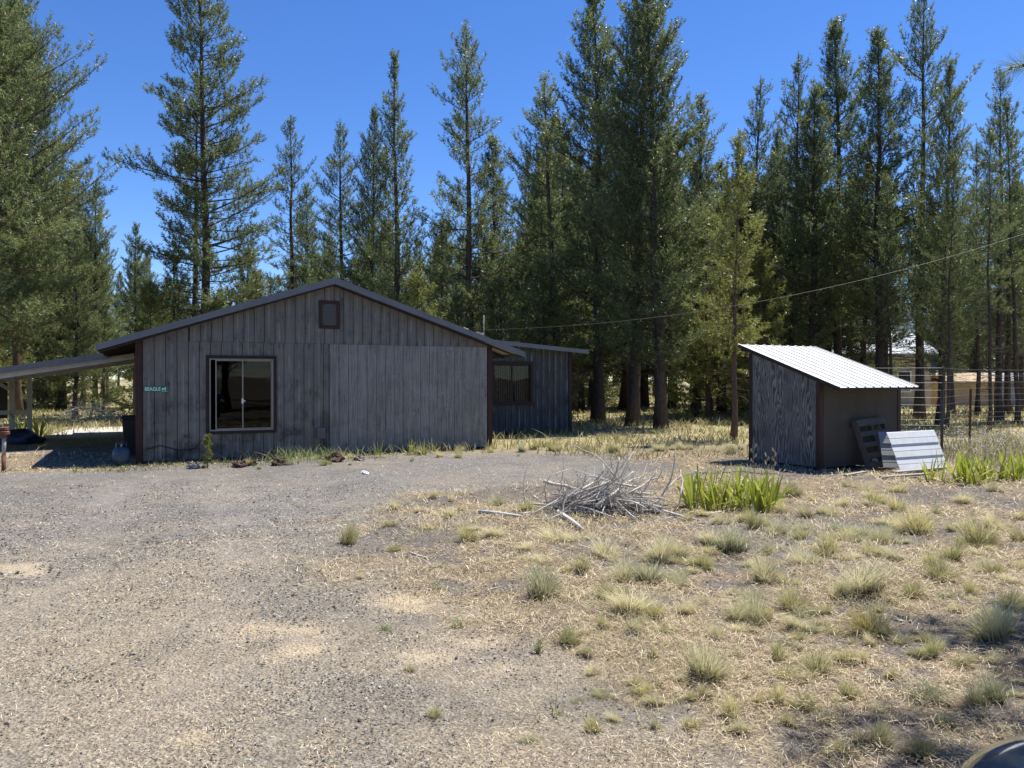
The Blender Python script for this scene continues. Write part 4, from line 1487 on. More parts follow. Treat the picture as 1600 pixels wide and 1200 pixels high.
# ------------------------------------------------------------------ grasses
def blades(P0, H, lean, width, r, seg=2):
    """P0 (n,3) roots, H heights, lean (n,3) horizontal drift at tip, width -> triangles; bent blade of seg segments"""
    n = len(P0)
    ld = lean / (np.linalg.norm(lean, axis=1, keepdims=True) + 1e-9)
    a = r.random(n) * 2 * PI
    sd = np.stack([np.cos(a), np.sin(a), np.zeros(n)], 1)
    rows = []
    for k in range(seg):
        q = k / seg
        c = P0 + lean * (q ** 1.7)[..., None] if False else P0 + lean * q ** 1.7
        c = c + np.array([0, 0, 1.]) * (H * (q - .12 * q * q))[:, None]
        wv = sd * (width * (1 - .55 * q) / 2)[:, None]
        rows += [c - wv, c + wv]
    rows.append(P0 + lean + np.array([0, 0, 1.]) * (H * .88)[:, None])
    V = np.stack(rows, 1)
    m_ = V.shape[1]
    f = []
    for k in range(seg - 1):
        f += [(2 * k, 2 * k + 1, 2 * k + 2), (2 * k + 1, 2 * k + 3, 2 * k + 2)]
    f.append((m_ - 3, m_ - 2, m_ - 1))
    f = np.array(f)
    Fc = (np.arange(n)[:, None, None] * m_ + f[None]).reshape(-1, 3)
    return V.reshape(-1, 3), Fc


def grass_mat(name, root, mid, tip, dry, zs_=None, rough=.6):
    m = Mat(name, rough, .3)
    x, y, z = m.sep(m.co('Generated'))
    isl = m.geo('Random Per Island')
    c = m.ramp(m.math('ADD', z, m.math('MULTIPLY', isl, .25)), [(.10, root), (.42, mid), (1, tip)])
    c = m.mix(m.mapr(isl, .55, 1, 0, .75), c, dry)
    hv = m.node('HueSaturation')
    m.put(hv.inputs['Color'], c)
    m.put(hv.inputs['Value'], m.mapr(m.orand(), 0, 1, .78, 1.2))
    m.put(hv.inputs['Hue'], m.mapr(m.orand(), 0, 1, .508, .494))
    m.leafy(hv.outputs[0], hv.outputs[0], .45)
    return m.m


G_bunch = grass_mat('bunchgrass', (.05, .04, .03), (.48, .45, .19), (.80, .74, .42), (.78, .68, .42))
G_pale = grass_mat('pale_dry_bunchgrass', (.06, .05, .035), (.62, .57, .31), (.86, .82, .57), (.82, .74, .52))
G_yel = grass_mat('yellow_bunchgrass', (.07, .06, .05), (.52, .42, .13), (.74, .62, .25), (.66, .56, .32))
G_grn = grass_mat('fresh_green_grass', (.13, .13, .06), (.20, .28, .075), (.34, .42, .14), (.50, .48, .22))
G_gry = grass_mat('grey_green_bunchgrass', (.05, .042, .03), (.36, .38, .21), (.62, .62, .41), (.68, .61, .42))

TUFT = {}


def tuft_proto(key, mat, n, h, spread, rad, seed, width=.0045, name='grass_tuft', seg=3):
    r = np.random.default_rng(seed)
    n = int(n * 1.5) if n > 100 else n
    a = r.random(n) * 2 * PI
    q = np.sqrt(r.random(n))
    P0 = np.stack([np.cos(a) * q * rad, np.sin(a) * q * rad, np.full(n, -.01)], 1)
    H = h * r.uniform(.45, 1.05, n) * (1 - .35 * q)
    sk = r.normal(0, .35, 2)
    P0[:, :2] += (r.random((n, 1)) < .3) * sk * rad * 1.6
    H *= 1 + .35 * np.sin(a + r.random() * 6)
    low = r.random(n) < .22
    H[low] *= .35
    out = np.stack([np.cos(a), np.sin(a), np.zeros(n)], 1) * (spread * (.25 + .75 * q) * r.uniform(.4, 1.2, n))[:, None] + r.normal(0, .3 * spread, (n, 3)) * np.array([1, 1, 0]) + np.array([sk[0], sk[1], 0]) * spread * .5
    V, Fc = blades(P0, H, out, np.full(n, width) * r.uniform(.6, 1.4, n), r, seg)
    TUFT[key] = [np_mesh(name, V, Fc, mat), name]
    return TUFT[key]


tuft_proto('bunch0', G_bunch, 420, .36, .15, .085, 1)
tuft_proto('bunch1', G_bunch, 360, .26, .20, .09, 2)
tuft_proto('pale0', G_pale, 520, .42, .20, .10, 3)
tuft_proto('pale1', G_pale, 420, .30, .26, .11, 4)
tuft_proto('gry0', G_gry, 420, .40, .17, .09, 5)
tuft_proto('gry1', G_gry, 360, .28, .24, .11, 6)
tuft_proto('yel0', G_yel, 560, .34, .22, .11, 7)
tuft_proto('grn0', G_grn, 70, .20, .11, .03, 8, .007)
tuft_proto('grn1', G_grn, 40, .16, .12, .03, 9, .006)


def tuft(key, px, py, wpx, label, group=None):
    x, y, z = gp(px, py)
    me, nm = TUFT[key]
    o = link(nm, me, None, (x, y, z))
    base = {'bunch0': .42, 'bunch1': .48, 'pale0': .56, 'pale1': .62, 'gry0': .46, 'gry1': .56, 'yel0': .58, 'grn0': .27, 'grn1': .27}[key]
    s_ = 1.25 * (wpx / F * y) / base
    o.scale = (s_ * ri.uniform(.8, 1.2), s_ * ri.uniform(.75, 1.1), s_ * ri.uniform(.75, 1.2))
    o.rotation_euler = (R(ri.uniform(-13, 13)), R(ri.uniform(-13, 13)), ri.uniform(0, 6.28))
    tag(o, label, 'grass tuft', group)
    return o


SINGLE = [
    ('bunch0', 542, 848, 38, 'upright green bunchgrass tuft standing alone on the gravel left of the brush pile'),
    ('gry0', 850, 930, 62, 'tall grey green tuft with dark dead base below the left end of the brush pile'),
    ('yel0', 1366, 988, 92, 'golden yellow bunchgrass tuft with dark grey skirt on the right side'),
    ('pale1', 1342, 928, 115, 'broadest pale bunchgrass tuft just behind the golden yellow tuft'),
    ('pale0', 1100, 1058, 86, 'tall pale straw tuft with yellow base below the middle of the iris bed'),
    ('pale0', 1552, 1003, 88, 'pale feathery tuft beside the right edge, level with the golden yellow tuft'),
    ('gry1', 1446, 1098, 82, 'grey green sprawling tuft left of the shade at the lower right'),
    ('gry0', 1558, 1094, 62, 'dark grey green tuft standing in the shade at the right edge'),
    ('grn0', 598, 982, 30, 'bright green sprig on the bare ground nearest the pale sand patches'),
    ('grn0', 716, 977, 38, 'bright green sprig right of the pale sand patches'),
    ('grn0', 840, 1017, 32, 'bright green sprig on the dark soil right of centre'),
    ('grn1', 930, 1086, 32, 'loose green sprig left of the tall pale straw tuft'),
    ('grn1', 1028, 1074, 32, 'loose green sprig just left of the tall pale straw tuft'),
    ('grn1', 1062, 1100, 34, 'thin green sprig just below the tall pale straw tuft'),
    ('grn1', 866, 1112, 40, 'thin pale green sprig in the lower middle foreground'),
    ('grn1', 515, 886, 22, 'tiny green sprig on the gravel below the lone upright tuft'),
    ('grn1', 680, 916, 26, 'small green sprig above the pale sand patches'),
    ('yel0', 1445, 1192, 54, 'yellow green tuft beside the car at the bottom edge'),
    ('gry0', 1140, 862, 58, 'grey green upright tuft in front of the iris bed'),
    ('pale1', 990, 958, 92, 'flat wide pale tuft in the middle of the straw below the brush pile'),
]
for row in SINGLE: tuft(*row)
MANY = [(617, 858, 28), (655, 802, 16), (677, 781, 16), (615, 796, 22), (610, 824, 24), (705, 784, 18), (668, 830, 20), (700, 812, 24), (730, 846, 34), (685, 885, 18),
        (760, 880, 24), (775, 838, 46), (815, 860, 34), (775, 790, 34), (740, 830, 26), (870, 843, 60), (848, 880, 40), (945, 868, 62), (1030, 873, 70), (1068, 898, 34), (1015, 905, 74), (975, 905, 60),
        (1110, 850, 46), (1180, 972, 62), (1240, 950, 70), (1250, 980, 62), (1160, 985, 44), (1198, 908, 68), (1258, 886, 56), (1292, 872, 44), (1230, 915, 30), (1470, 912, 66), (1492, 880, 40), (1430, 832, 50),
        (1372, 836, 54), (1312, 828, 40), (1365, 872, 52), (1400, 880, 48), (1250, 842, 34), (1215, 835, 46), (1180, 828, 40), (1335, 845, 34), (1530, 855, 60), (1582, 912, 38), (1578, 955, 48),
        (1275, 1058, 72), (1325, 1038, 44), (1217, 1037, 42), (1215, 1102, 40), (1258, 1112, 42), (1143, 1125, 44), (1160, 1152, 36), (1320, 1185, 46), (1375, 1170, 44), (925, 1142, 30), (835, 1158, 36),
        (680, 1118, 30), (1450, 1000, 34), (1455, 1025, 40), (1075, 815, 30), (1100, 805, 30), (895, 845, 40), (820, 800, 30), (720, 800, 18), (1040, 990, 30), (1070, 960, 36), (905, 990, 28),
        (1100, 945, 30), (1120, 1000, 34), (640, 1050, 20), (560, 905, 16), (1390, 1060, 30), (1500, 960, 30), (1425, 935, 30), (1480, 1140, 44), (1530, 1110, 40), (1085, 890, 24), (950, 925, 32)]
LOOK = {'bunch': 'olive straw', 'pale': 'pale dry', 'gry': 'grey green', 'yel': 'golden', 'grn': 'fresh green'}


def zone(px, py):
    if py < 775: return 'in dry grass close to the shed or right irises'
    if px > 1230 and py < 880: return 'on the straw between the shed and the broad pale tuft'
    if px < 840 and py < 905: return 'on the bare soil left of and below the brush pile'
    if px < 1120 and py < 905: return 'just below the brush pile and the left iris bed'
    if py < 905: return 'just below the right end of the left iris bed'
    if py < 1010 and px < 1130: return 'in the middle of the straw, left of the golden tuft'
    if py < 1010: return 'on the straw around the golden yellow tuft'
    if px < 1130: return 'among bare patches in the lower middle foreground'
    return 'in the straw above the car at lower right'


def mtuft(k, px, py, w_):
    lk = LOOK[k[:-1]]
    tuft(k, px, py, w_, '%s bunchgrass tuft %s' % (lk, zone(px, py)), '%s tufts %s' % (lk, zone(px, py)))
    if w_ > 24 and ri.random() < .55:         # a smaller neighbour grown into it
        q = px + ri.choice([-1, 1]) * w_ * ri.uniform(.35, .7), py + ri.uniform(-.12, .12) * w_
        tuft(k, q[0], q[1], w_ * ri.uniform(.4, .75), '%s bunchgrass tuft %s' % (lk, zone(*q)), '%s tufts %s' % (lk, zone(*q)))


keys = ['bunch0', 'bunch1', 'pale0', 'pale1', 'pale0', 'gry1', 'bunch1', 'pale1', 'bunch0', 'pale1']
for px, py, w_ in MANY:
    mtuft(ri.choice(keys), px, py, w_)
for k in range(135):                     # smaller tufts up to the shed and along the edge of the gravel
    px, py = (ri.uniform(1090, 1600), ri.uniform(755, 870)) if k < 46 else (ri.uniform(880, 1600), ri.uniform(870, 1150))
    mtuft(ri.choice(keys), px, py, ri.uniform(20, 38))
for k in range(44):                     # along the gable foot and the strip before the extension
    px = ri.uniform(350, 1170)
    py = np.interp(px, [350, 520, 770, 900, 1170], [728, 722, 704, 700, 705]) + ri.uniform(-3, 9)
    tuft(ri.choice(['bunch0', 'bunch1', 'pale0', 'gry0', 'grn0']), px, py, ri.uniform(9, 22), 'short grass tuft in the strip along the foot of the house', 'tufts along the house foot')

# loose ground cover, nobody could count it
def scatter(n, y0, y1, power=1., xr=.80, extra=1.2):
    u = rng.random(n)
    Y = y0 * (y1 / y0) ** (u ** power)
    X = rng.uniform(-1, 1, n) * (xr * Y + extra)
    return X, Y


ins_h = lambda x, y: (((x + 7.3) * HU.x + (y - 15.1) * HU.y > -.1) & ((x + 7.3) * HU.x + (y - 15.1) * HU.y < L + .1) & (-(x + 7.3) * HU.y + (y - 15.1) * HU.x > -.02) & (-(x + 7.3) * HU.y + (y - 15.1) * HU.x < DEPTH)) | \
    (((x + 7.3) * HU.x + (y - 15.1) * HU.y > L) & ((x + 7.3) * HU.x + (y - 15.1) * HU.y < ES1 + .05) & (-(x + 7.3) * HU.y + (y - 15.1) * HU.x > EV - .02) & (-(x + 7.3) * HU.y + (y - 15.1) * HU.x < DEPTH))
ins_s = lambda x, y: (((x - C1.x) * D1.x + (y - C1.y) * D1.y > -.02) & ((x - C1.x) * D1.x + (y - C1.y) * D1.y < SW) & (-(x - C1.x) * D1.y + (y - C1.y) * D1.x > -.02) & (-(x - C1.x) * D1.y + (y - C1.y) * D1.x < SD))

# straw and pine needles lying on the soil
X, Y = scatter(560000, 2.2, 17, .92)
g = gravel_mask(X, Y)
clump = vnoise(X * 1.6, Y * 1.6, 21) * .6 + vnoise(X * 5, Y * 5, 22) * .4
keep = rng.random(len(X)) < np.clip((1 - g * (.62 + .3 * sst(7, 9.5, Y))) * (.25 + 1.5 * np.clip(clump - .28, 0, 1)), 0, 1)
keep &= rng.random(len(X)) > .85 * dirt_mask(X, Y)
keep &= ~ins_h(X, Y) & ~ins_s(X, Y)
X, Y = X[keep], Y[keep]
n = len(X)
a = rng.random(n) * 2 * PI
ln = rng.uniform(.03, .11, n) * np.clip(Y / 5, .8, 1.5) * (1 - .45 * gravel_mask(X, Y))
wd = np.maximum(.0026, .00066 * Y) * rng.uniform(.6, 1.4, n)
z0 = gz(X, Y) + rng.uniform(.004, .045, n)
d = np.stack([np.cos(a), np.sin(a), rng.normal(.0, .26, n)], 1)
sd_ = np.stack([-np.sin(a), np.cos(a), np.zeros(n)], 1)
c = np.stack([X, Y, z0], 1)
bend = sd_ * (rng.normal(0, .15, n) * ln)[:, None]
V = np.stack([c - d * ln[:, None] / 2 - sd_ * wd[:, None] / 2, c - d * ln[:, None] / 2 + sd_ * wd[:, None] / 2, c + d * ln[:, None] / 2 + bend], 1).reshape(-1, 3)
lit = Mat('dry_straw', .7, .3)
isl = lit.geo('Random Per Island')
lit.color(lit.ramp(isl, [(0, (.05, .036, .026)), (.22, (.15, .105, .065)), (.45, (.34, .25, .145)), (.75, (.58, .47, .29)), (1, (.80, .70, .50))]))
tag(link('straw_litter', np_mesh('straw_litter', V, np.arange(len(V)).reshape(-1, 3), lit.m)), 'dry straw and fallen pine needles lying over the soil', 'straw', kind='stuff')

# gravel stones
X, Y = scatter(120000, 2.2, 12, 1.0)
g = gravel_mask(X, Y)
cl2 = vnoise(X * 1.2, Y * 1.2, 31) * .6 + vnoise(X * 4, Y * 4, 32) * .4
keep = (rng.random(len(X)) < np.clip(g * (.25 + 1.3 * np.clip(cl2 - .3, 0, 1)) + .10 + .35 * dirt_mask(X, Y) - .6 * track_mask(X, Y), 0, 1)) & (sand_mask(X, Y) < .5) & ~ins_h(X, Y)
X, Y = X[keep], Y[keep]
n = len(X)
octv = np.array([(1, 0, 0), (-1, 0, 0), (0, 1, 0), (0, -1, 0), (0, 0, 1), (0, 0, -1)], float)
octf = np.array([(0, 2, 4), (2, 1, 4), (1, 3, 4), (3, 0, 4), (2, 0, 5), (1, 2, 5), (3, 1, 5), (0, 3, 5)])
sz = np.clip(rng.lognormal(math.log(.0048), .34, n), .003, .013) * np.clip(Y / 4.5, .75, 1.5)
a = rng.random(n) * 6.28
loc = octv[None] * (1 + rng.normal(0, .22, (n, 6, 1))) * np.array([1.2, .9, .6])
loc = np.stack([loc[..., 0] * np.cos(a)[:, None] - loc[..., 1] * np.sin(a)[:, None], loc[..., 0] * np.sin(a)[:, None] + loc[..., 1] * np.cos(a)[:, None], loc[..., 2]], -1) * sz[:, None, None]
V = (loc + np.stack([X, Y, gz(X, Y) + sz * .25 + .004], 1)[:, None]).reshape(-1, 3)
Fc = (np.arange(n)[:, None, None] * 6 + octf[None]).reshape(-1, 3)
gv = Mat('gravel_stone', .9, .25)
gv.color(gv.ramp(gv.geo('Random Per Island'), [(0, (.05, .048, .045)), (.3, (.11, .105, .099)), (.6, (.205, .196, .185)), (.85, (.34, .325, .305)), (1, (.60, .575, .54))]))
tag(link('gravel', np_mesh('gravel', V, Fc, gv.m)), 'loose grey and brown gravel scattered over the yard', 'gravel', kind='stuff')

# short dry grass over the straw, and long grass under the trees
def field(name, n, y0, y1, hmin, hmax, wpx, mat, dens, label, seg=2, power=1., lean=.6):
    X, Y = scatter(n, y0, y1, power, .85, 2)
    k = (rng.random(n) < dens(X, Y)) & ~ins_h(X, Y) & ~ins_s(X, Y)
    X, Y = X[k], Y[k]
    n = len(X)
    H = rng.uniform(hmin, hmax, n) * (.6 + .8 * vnoise(X * .8, Y * .8, 41))
    le = rng.normal(0, 1, (n, 3)) * np.array([1, 1, 0]) * (H * lean)[:, None]
    V, Fc = blades(np.stack([X, Y, gz(X, Y) - .005], 1), H, le, np.maximum(.004, wpx / F * Y) * rng.uniform(.6, 1.4, n), rng, seg)
    return tag(link(name, np_mesh(name, V, Fc, mat)), label, 'grass', kind='stuff')


G_field = Mat('dry_field_grass', .7, .25)
isl = G_field.geo('Random Per Island')
pn = G_field.noise(.35, 4, .6)
G_field.leafy(G_field.mix(G_field.mapr(pn, .42, .62), G_field.ramp(isl, [(0, (.20, .16, .085)), (.4, (.38, .32, .17)), (.8, (.52, .45, .26)), (1, (.60, .54, .36))]),
                          G_field.ramp(isl, [(0, (.12, .12, .05)), (.5, (.23, .23, .10)), (1, (.42, .40, .20))])), (.4, .36, .18), .25)
G_field = G_field.m
field('short_grass', 90000, 3.0, 17, .02, .11, 1.0, G_pale, lambda x, y: (1 - gravel_mask(x, y)) * np.clip(vnoise(x * 1.1, y * 1.1, 51) * 1.6 - .45, .05, 1), 'short dry grass thinly covering the straw ground')
field('long_grass', 90000, 15.5, 75, .10, .30, 1.6, G_field, lambda x, y: (1 - gravel_mask(x, y)) * np.clip(vnoise(x * .6, y * .6, 52) * 1.5 - .1, .1, 1) * np.where((x < -6) & (y < 20.5), .05, 1), 'long pale grass growing under the pine trees', power=.9)
G_weed = grass_mat('grey_weed_stalks', (.16, .15, .08), (.30, .29, .17), (.48, .44, .36), (.50, .44, .33))
field('tall_weeds', 11000, 13.8, 20, .18, .48, 1.3, G_weed, lambda x, y: sst(7.9, 9.2, x) * np.clip(1.2 - (y - 13) * .08, .1, 1), 'tall grey weeds growing along the wire fence', seg=3, lean=.35)
# pale flower heads on those weeds
n = 420
X = rng.uniform(8.4, 16, n); Y = rng.uniform(14, 19, n)
k = (X / Y < .85)
X, Y = X[k], Y[k]; n = len(X)
sz = rng.uniform(.012, .03, n)
V = (octv[None] * sz[:, None, None] + np.stack([X, Y, rng.uniform(.28, .52, n)], 1)[:, None]).reshape(-1, 3)
Fc = (np.arange(n)[:, None, None] * 6 + octf[None]).reshape(-1, 3)
tag(link('weed_flowers', np_mesh('weed_flowers', V, Fc, simple('lilac_white_petals', (.42, .39, .40), (.58, .55, .55), 9))), 'pale lilac flower heads on the weeds along the fence', 'flowers', kind='stuff')
# weeds at the foot of the house and on the carport apron
wv = []
wf = []
off = 0
for (px0, px1, n_, hh) in ((110, 300, 110, .18), (330, 470, 40, .24), (430, 520, 80, .40), (520, 620, 30, .36)):
    for k in range(n_):
        px = ri.uniform(px0, px1)
        py = np.interp(px, [110, 220, 520, 620], [738, 733, 722, 716]) + ri.uniform(-4, 3)
        x, y, z = gp(px, py)
        V, Fc = blades(np.array([[x, y, z - .01]] * 3) + rng.normal(0, .03, (3, 3)) * np.array([1, 1, 0]), rng.uniform(.3, 1, 3) * hh, rng.normal(0, .35 * hh, (3, 3)) * np.array([1, 1, 0]), np.full(3, .008), rng, 3)
        wv.append(V); wf.append(Fc + off); off += len(V)
tag(link('house_foot_weeds', np_mesh('house_foot_weeds', np.concatenate(wv), np.concatenate(wf), G_grn)), 'thin green weeds growing along the foot of the house wall', 'weeds', kind='stuff')

# ------------------------------------------------------------------ irises
M_iris = Mat('iris_leaf', .5, .35)
gx, gy, gz_ = M_iris.sep(M_iris.co('Generated'))
rr_ = M_iris.orand()
ci = M_iris.ramp(rr_, [(0, (.14, .235, .042)), (.35, (.28, .37, .058)), (.65, (.48, .48, .09)), (1, (.70, .55, .17))])
ci = M_iris.mix(M_iris.mapr(M_iris.math('ADD', gz_, M_iris.math('MULTIPLY', rr_, .25)), .85, 1.1, 0, .7), ci, (.52, .42, .18))
ci = M_iris.mix(M_iris.mapr(M_iris.noise(60, 3, .5, M_iris.scaled((3, 3, .1))), .4, .6, 0, .25), ci, (.10, .17, .03))
M_iris.leafy(ci, (.42, .48, .07), .38)
M_iris = M_iris.m


def leaf_mesh(h, w_, bend, seed, twist=.2):
    """sword shaped leaf with a folded keel"""
    mb = MB()
    seg = 6
    vs = []
    for k in range(seg + 1):
        q = k / seg
        ww = w_ * (.55 + .9 * q - 1.45 * q ** 3) / 2 if k < seg else .0008
        ww = max(ww, .0008)
        x = bend * q * q
        z = h * (q - .18 * abs(bend) / h * q * q)
        t = twist * q
        vs += [(x, -ww * math.cos(t), z), (x + .004 * (1 - q) + ww * math.sin(t) * .3, 0, z), (x, ww * math.cos(t), z)]
    fs = []
    for k in range(seg):
        a = 3 * k
        fs += [(a, a + 1, a + 4, a + 3), (a + 1, a + 2, a + 5, a + 4)]
    mb.add(vs, fs)
    return mb.mesh('leaf', M_iris, True)


LEAVES = [leaf_mesh(h, w_, b, i, t) for i, (h, w_, b, t) in enumerate(((.50, .066, .05, .3), (.46, .070, .12, -.3), (.40, .060, .19, .5), (.54, .066, .02, -.2), (.30, .055, .22, .6)))]


DEAD = leaf_mesh(.36, .045, .16, 9, .8)
DEAD.materials[0] = simple('withered_iris_leaf', (.34, .25, .12), (.52, .42, .22), 14)


def iris(px, py, label, group, s_=1., n=9, yellow=False):
    x, y, z = gp(px, py)
    t = thing('iris_plant', label, 'plant', (x, y, z), ri.uniform(-.5, .5), group)
    for k in range(n):
        q = (k + .5) / n - .5
        me = LEAVES[ri.choice([0, 1, 3, 0, 3]) if abs(q) < .3 else ri.choice([1, 2, 4, 1])]
        o = link('leaf', me, t, (q * .10, ri.uniform(-.05, .05), -.01))
        sgn = 0 if q > 0 else PI
        o.rotation_euler = (ri.uniform(-.14, .14), ri.uniform(.02, .10) + abs(q) * .35, 0)
        o.rotation_euler = (Matrix.Rotation(sgn + ri.uniform(-.5, .5), 4, 'Z') @ Matrix.Rotation(abs(q) * .7 + ri.uniform(-.06, .10), 4, 'Y') @ Matrix.Rotation(ri.uniform(-.15, .15), 4, 'X')).to_euler()
        sc = s_ * ri.uniform(.75, 1.1)
        o.scale = (sc, sc, sc)
    for k in range(3):                    # old leaves bent down to the soil
        o = link('leaf', DEAD, t, (ri.uniform(-.06, .06), ri.uniform(-.05, .05), 0))
        o.rotation_euler = (Matrix.Rotation(ri.uniform(0, 6.28), 4, 'Z') @ Matrix.Rotation(ri.uniform(.7, 1.25), 4, 'Y')).to_euler()
        o.scale = (s_ * ri.uniform(.6, .9),) * 3
    return t


for k, (px, py) in enumerate(((1078, 790), (1092, 783), (1104, 796), (1118, 798), (1130, 785), (1142, 794), (1154, 788), (1164, 796), (1178, 798), (1190, 794), (1203, 792), (1150, 778), (1112, 778), (1185, 780), (1085, 797), (1172, 792), (1198, 797), (1210, 789), (1125, 794))):
    iris(px, py, 'green sword leaved iris in the bed right of the brush pile', 'irises right of the brush pile', 1.0, ri.choice([10, 11, 12]))
for k, (px, py) in enumerate(((1452, 752), (1470, 750), (1484, 757), (1498, 752), (1512, 758), (1527, 760), (1541, 755), (1556, 752), (1572, 750), (1588, 753), (1602, 748), (1620, 750), (1505, 746), (1535, 747))):
    iris(px, py, 'yellow green iris in the bed in front of the metal sheets', 'irises in front of the metal sheets', 1.0, ri.choice([10, 11]))
for k, (px, py) in enumerate(((592, 716), (640, 713), (650, 712), (662, 713), (676, 710))):
    iris(px, py, 'small iris growing against the pale wall sheets of the house', 'irises against the house wall', .75, 6)
for k, (px, py) in enumerate(((22, 684), (36, 684), (60, 684), (74, 682), (30, 681))):
    iris(px, py, 'pale green iris growing by the white carport posts', 'irises by the carport posts', 1.3, 8)
# dried iris flower stalks
for px, py, h in ((1180, 780, .75), (1196, 779, .62), (1209, 781, .70)):
    x, y, z = gp(px, py)
    t = thing('dried_stalk', 'dry brown seed stalk standing above the left iris bed', 'stalk', (x, y, z), ri.uniform(0, 6), 'dry stalks in the left iris bed')
    MB().tube([(0, 0, 0), (.01, .005, h * .5), (.03, 0, h)], [.006, .005, .003], 5).build('stem', M_plank, t)
    pd = MB()
    for q in range(5):
        zz = h * (.6 + .09 * q)
        sx = .03 * (1 if q % 2 else -1)
        pd.tube([(sx * .3 + .02, 0, zz), (sx + .02, .01, zz + .03), (sx * 1.1 + .02, .01, zz + .06)], [.006, .014, .005], 6)
    pd.build('seed_pods', simple('dry_pod', (.32, .24, .14), (.45, .36, .22), 9), t)


# ------------------------------------------------------------------ brush piles
M_stick = simple('bleached_dead_wood', (.31, .29, .265), (.72, .69, .635), 12, .85, .2, 0, .5, .006, stretch=(4, 4, 4))
M_twig = simple('dark_dead_twig', (.20, .18, .16), (.44, .41, .37), 12, .9, .2, 0, 0)


def stick(r, p, az, el, ln, rad, bend=.2, forks=2, z_lo=.02):
    mb = MB()
    pts = []
    d = np.array([math.cos(az) * math.cos(el), math.sin(az) * math.cos(el), math.sin(el)])
    c = np.array(p, float)
    n = 7
    curl = r.normal(0, bend, 3) / n
    for k in range(n):
        pts.append(np.array([c[0], c[1], max(c[2], z_lo)]))
        c = c + d * ln / (n - 1)
        d = d + curl + r.normal(0, .07, 3)
        d /= np.linalg.norm(d)
    mb.tube(pts, [rad * (1 - .75 * k / (n - 1)) for k in range(n)], 6)
    for f in range(forks):
        i = r.integers(2, n - 1)
        dd = d + r.normal(0, .7, 3)
        dd /= np.linalg.norm(dd)
        l2 = ln * r.uniform(.2, .5)
        a = pts[i]
        b = a + dd * l2 * .5
        e = b + (dd + r.normal(0, .3, 3)) * l2 * .5
        b[2] = max(b[2], z_lo); e[2] = max(e[2], z_lo)
        mb.tube([a, b, e], [rad * .5, rad * .35, rad * .15], 5)
    return mb


def brush_pile(label, c, rx, ry, hgt, n, seed, tw=260, rmax=.03):
    r = np.random.default_rng(seed)
    t = thing('brush_pile', label, 'brush pile', c)
    for k in range(n):
        a = r.random() * 6.28
        q = math.sqrt(r.random())
        ln_ = r.uniform(.5, 1.35)
        az = r.random() * 6.28
        x, y = rx * q * math.cos(a) * .75, ry * q * math.sin(a) * .75
        z = hgt * (1 - q) * r.random()
        x -= math.cos(az) * ln_ / 2; y -= math.sin(az) * ln_ / 2
        stick(r, (x, y, z + .02), az, r.normal(.10, .16), ln_, r.uniform(.3, 1) ** 1.7 * rmax, .25, r.integers(0, 3)).build('branch', M_stick, t, smooth=True)
    mb = MB()
    for k in range(tw):
        a = r.random() * 6.28
        q = math.sqrt(r.random())
        az = r.random() * 6.28
        ln_ = r.uniform(.3, .8)
        x, y = rx * q * math.cos(a) * .85 - math.cos(az) * ln_ / 2, ry * q * math.sin(a) * .85 - math.sin(az) * ln_ / 2
        s2 = stick(r, (x, y, .02 + hgt * (1.05 - q) * r.random()), az, r.normal(.2, .35), ln_, r.uniform(.003, .007), .7, 1)
        mb.add(s2.v, s2.f)
    o = mb.build('twigs', M_twig, t)
    o['kind'] = 'stuff'
    return t


bx, by, bz = gp(945, 800)
bp = brush_pile('heap of bleached dead branches on the ground left of the iris bed', (bx, by + .05, bz), .74, .46, .34, 62, 5, 300, .022)
rr = np.random.default_rng(9)
b3 = lambda px, py, Y: at(px, py, Y) - Vector((bx, by + .05, bz))
# the branches that mark its outline
for pts, r0, r1 in (([(905, 812), (935, 770), (962, 745), (968, 715)], .022, .008), ([(895, 800), (940, 768), (975, 740), (985, 705)], .020, .005),
                    ([(815, 805), (860, 795), (905, 770), (960, 750)], .026, .012), ([(850, 752), (880, 760), (915, 768), (960, 772)], .024, .014),
                    ([(900, 822), (930, 785), (965, 760), (990, 738)], .030, .012), ([(1005, 800), (1035, 775), (1052, 745), (1054, 700)], .018, .005),
                    ([(960, 745), (940, 715), (905, 700), (885, 690)], .010, .003), ([(1040, 765), (1062, 745), (1090, 738), (1105, 737)], .010, .003),
                    ([(1050, 805), (1065, 780), (1068, 755), (1064, 735)], .012, .004), ([(855, 790), (850, 765), (862, 742), (895, 733)], .009, .003),
                    ([(985, 770), (1010, 755), (1030, 745), (1035, 730)], .014, .004), ([(910, 765), (930, 750), (945, 738), (940, 722)], .016, .007),
                    ([(818, 780), (816, 755), (822, 735), (830, 722)], .006, .002), ([(975, 745), (982, 722), (990, 705)], .008, .003)):
    P_ = [b3(px, py, by + .25 * math.sin(i * 1.7 + px)) for i, (px, py) in enumerate(pts)]
    # resample a smooth curve
    Q = []
    m_ = len(P_)
    for k in range(9):
        f = k / 8 * (m_ - 1)
        i = min(int(f), m_ - 2)
        Q.append(P_[i].lerp(P_[i + 1], f - i) + Vector(rr.normal(0, .008, 3)))
    MB().tube(Q, [r0 + (r1 - r0) * k / 8 for k in range(9)], 6).build('branch', M_stick, bp, smooth=True)
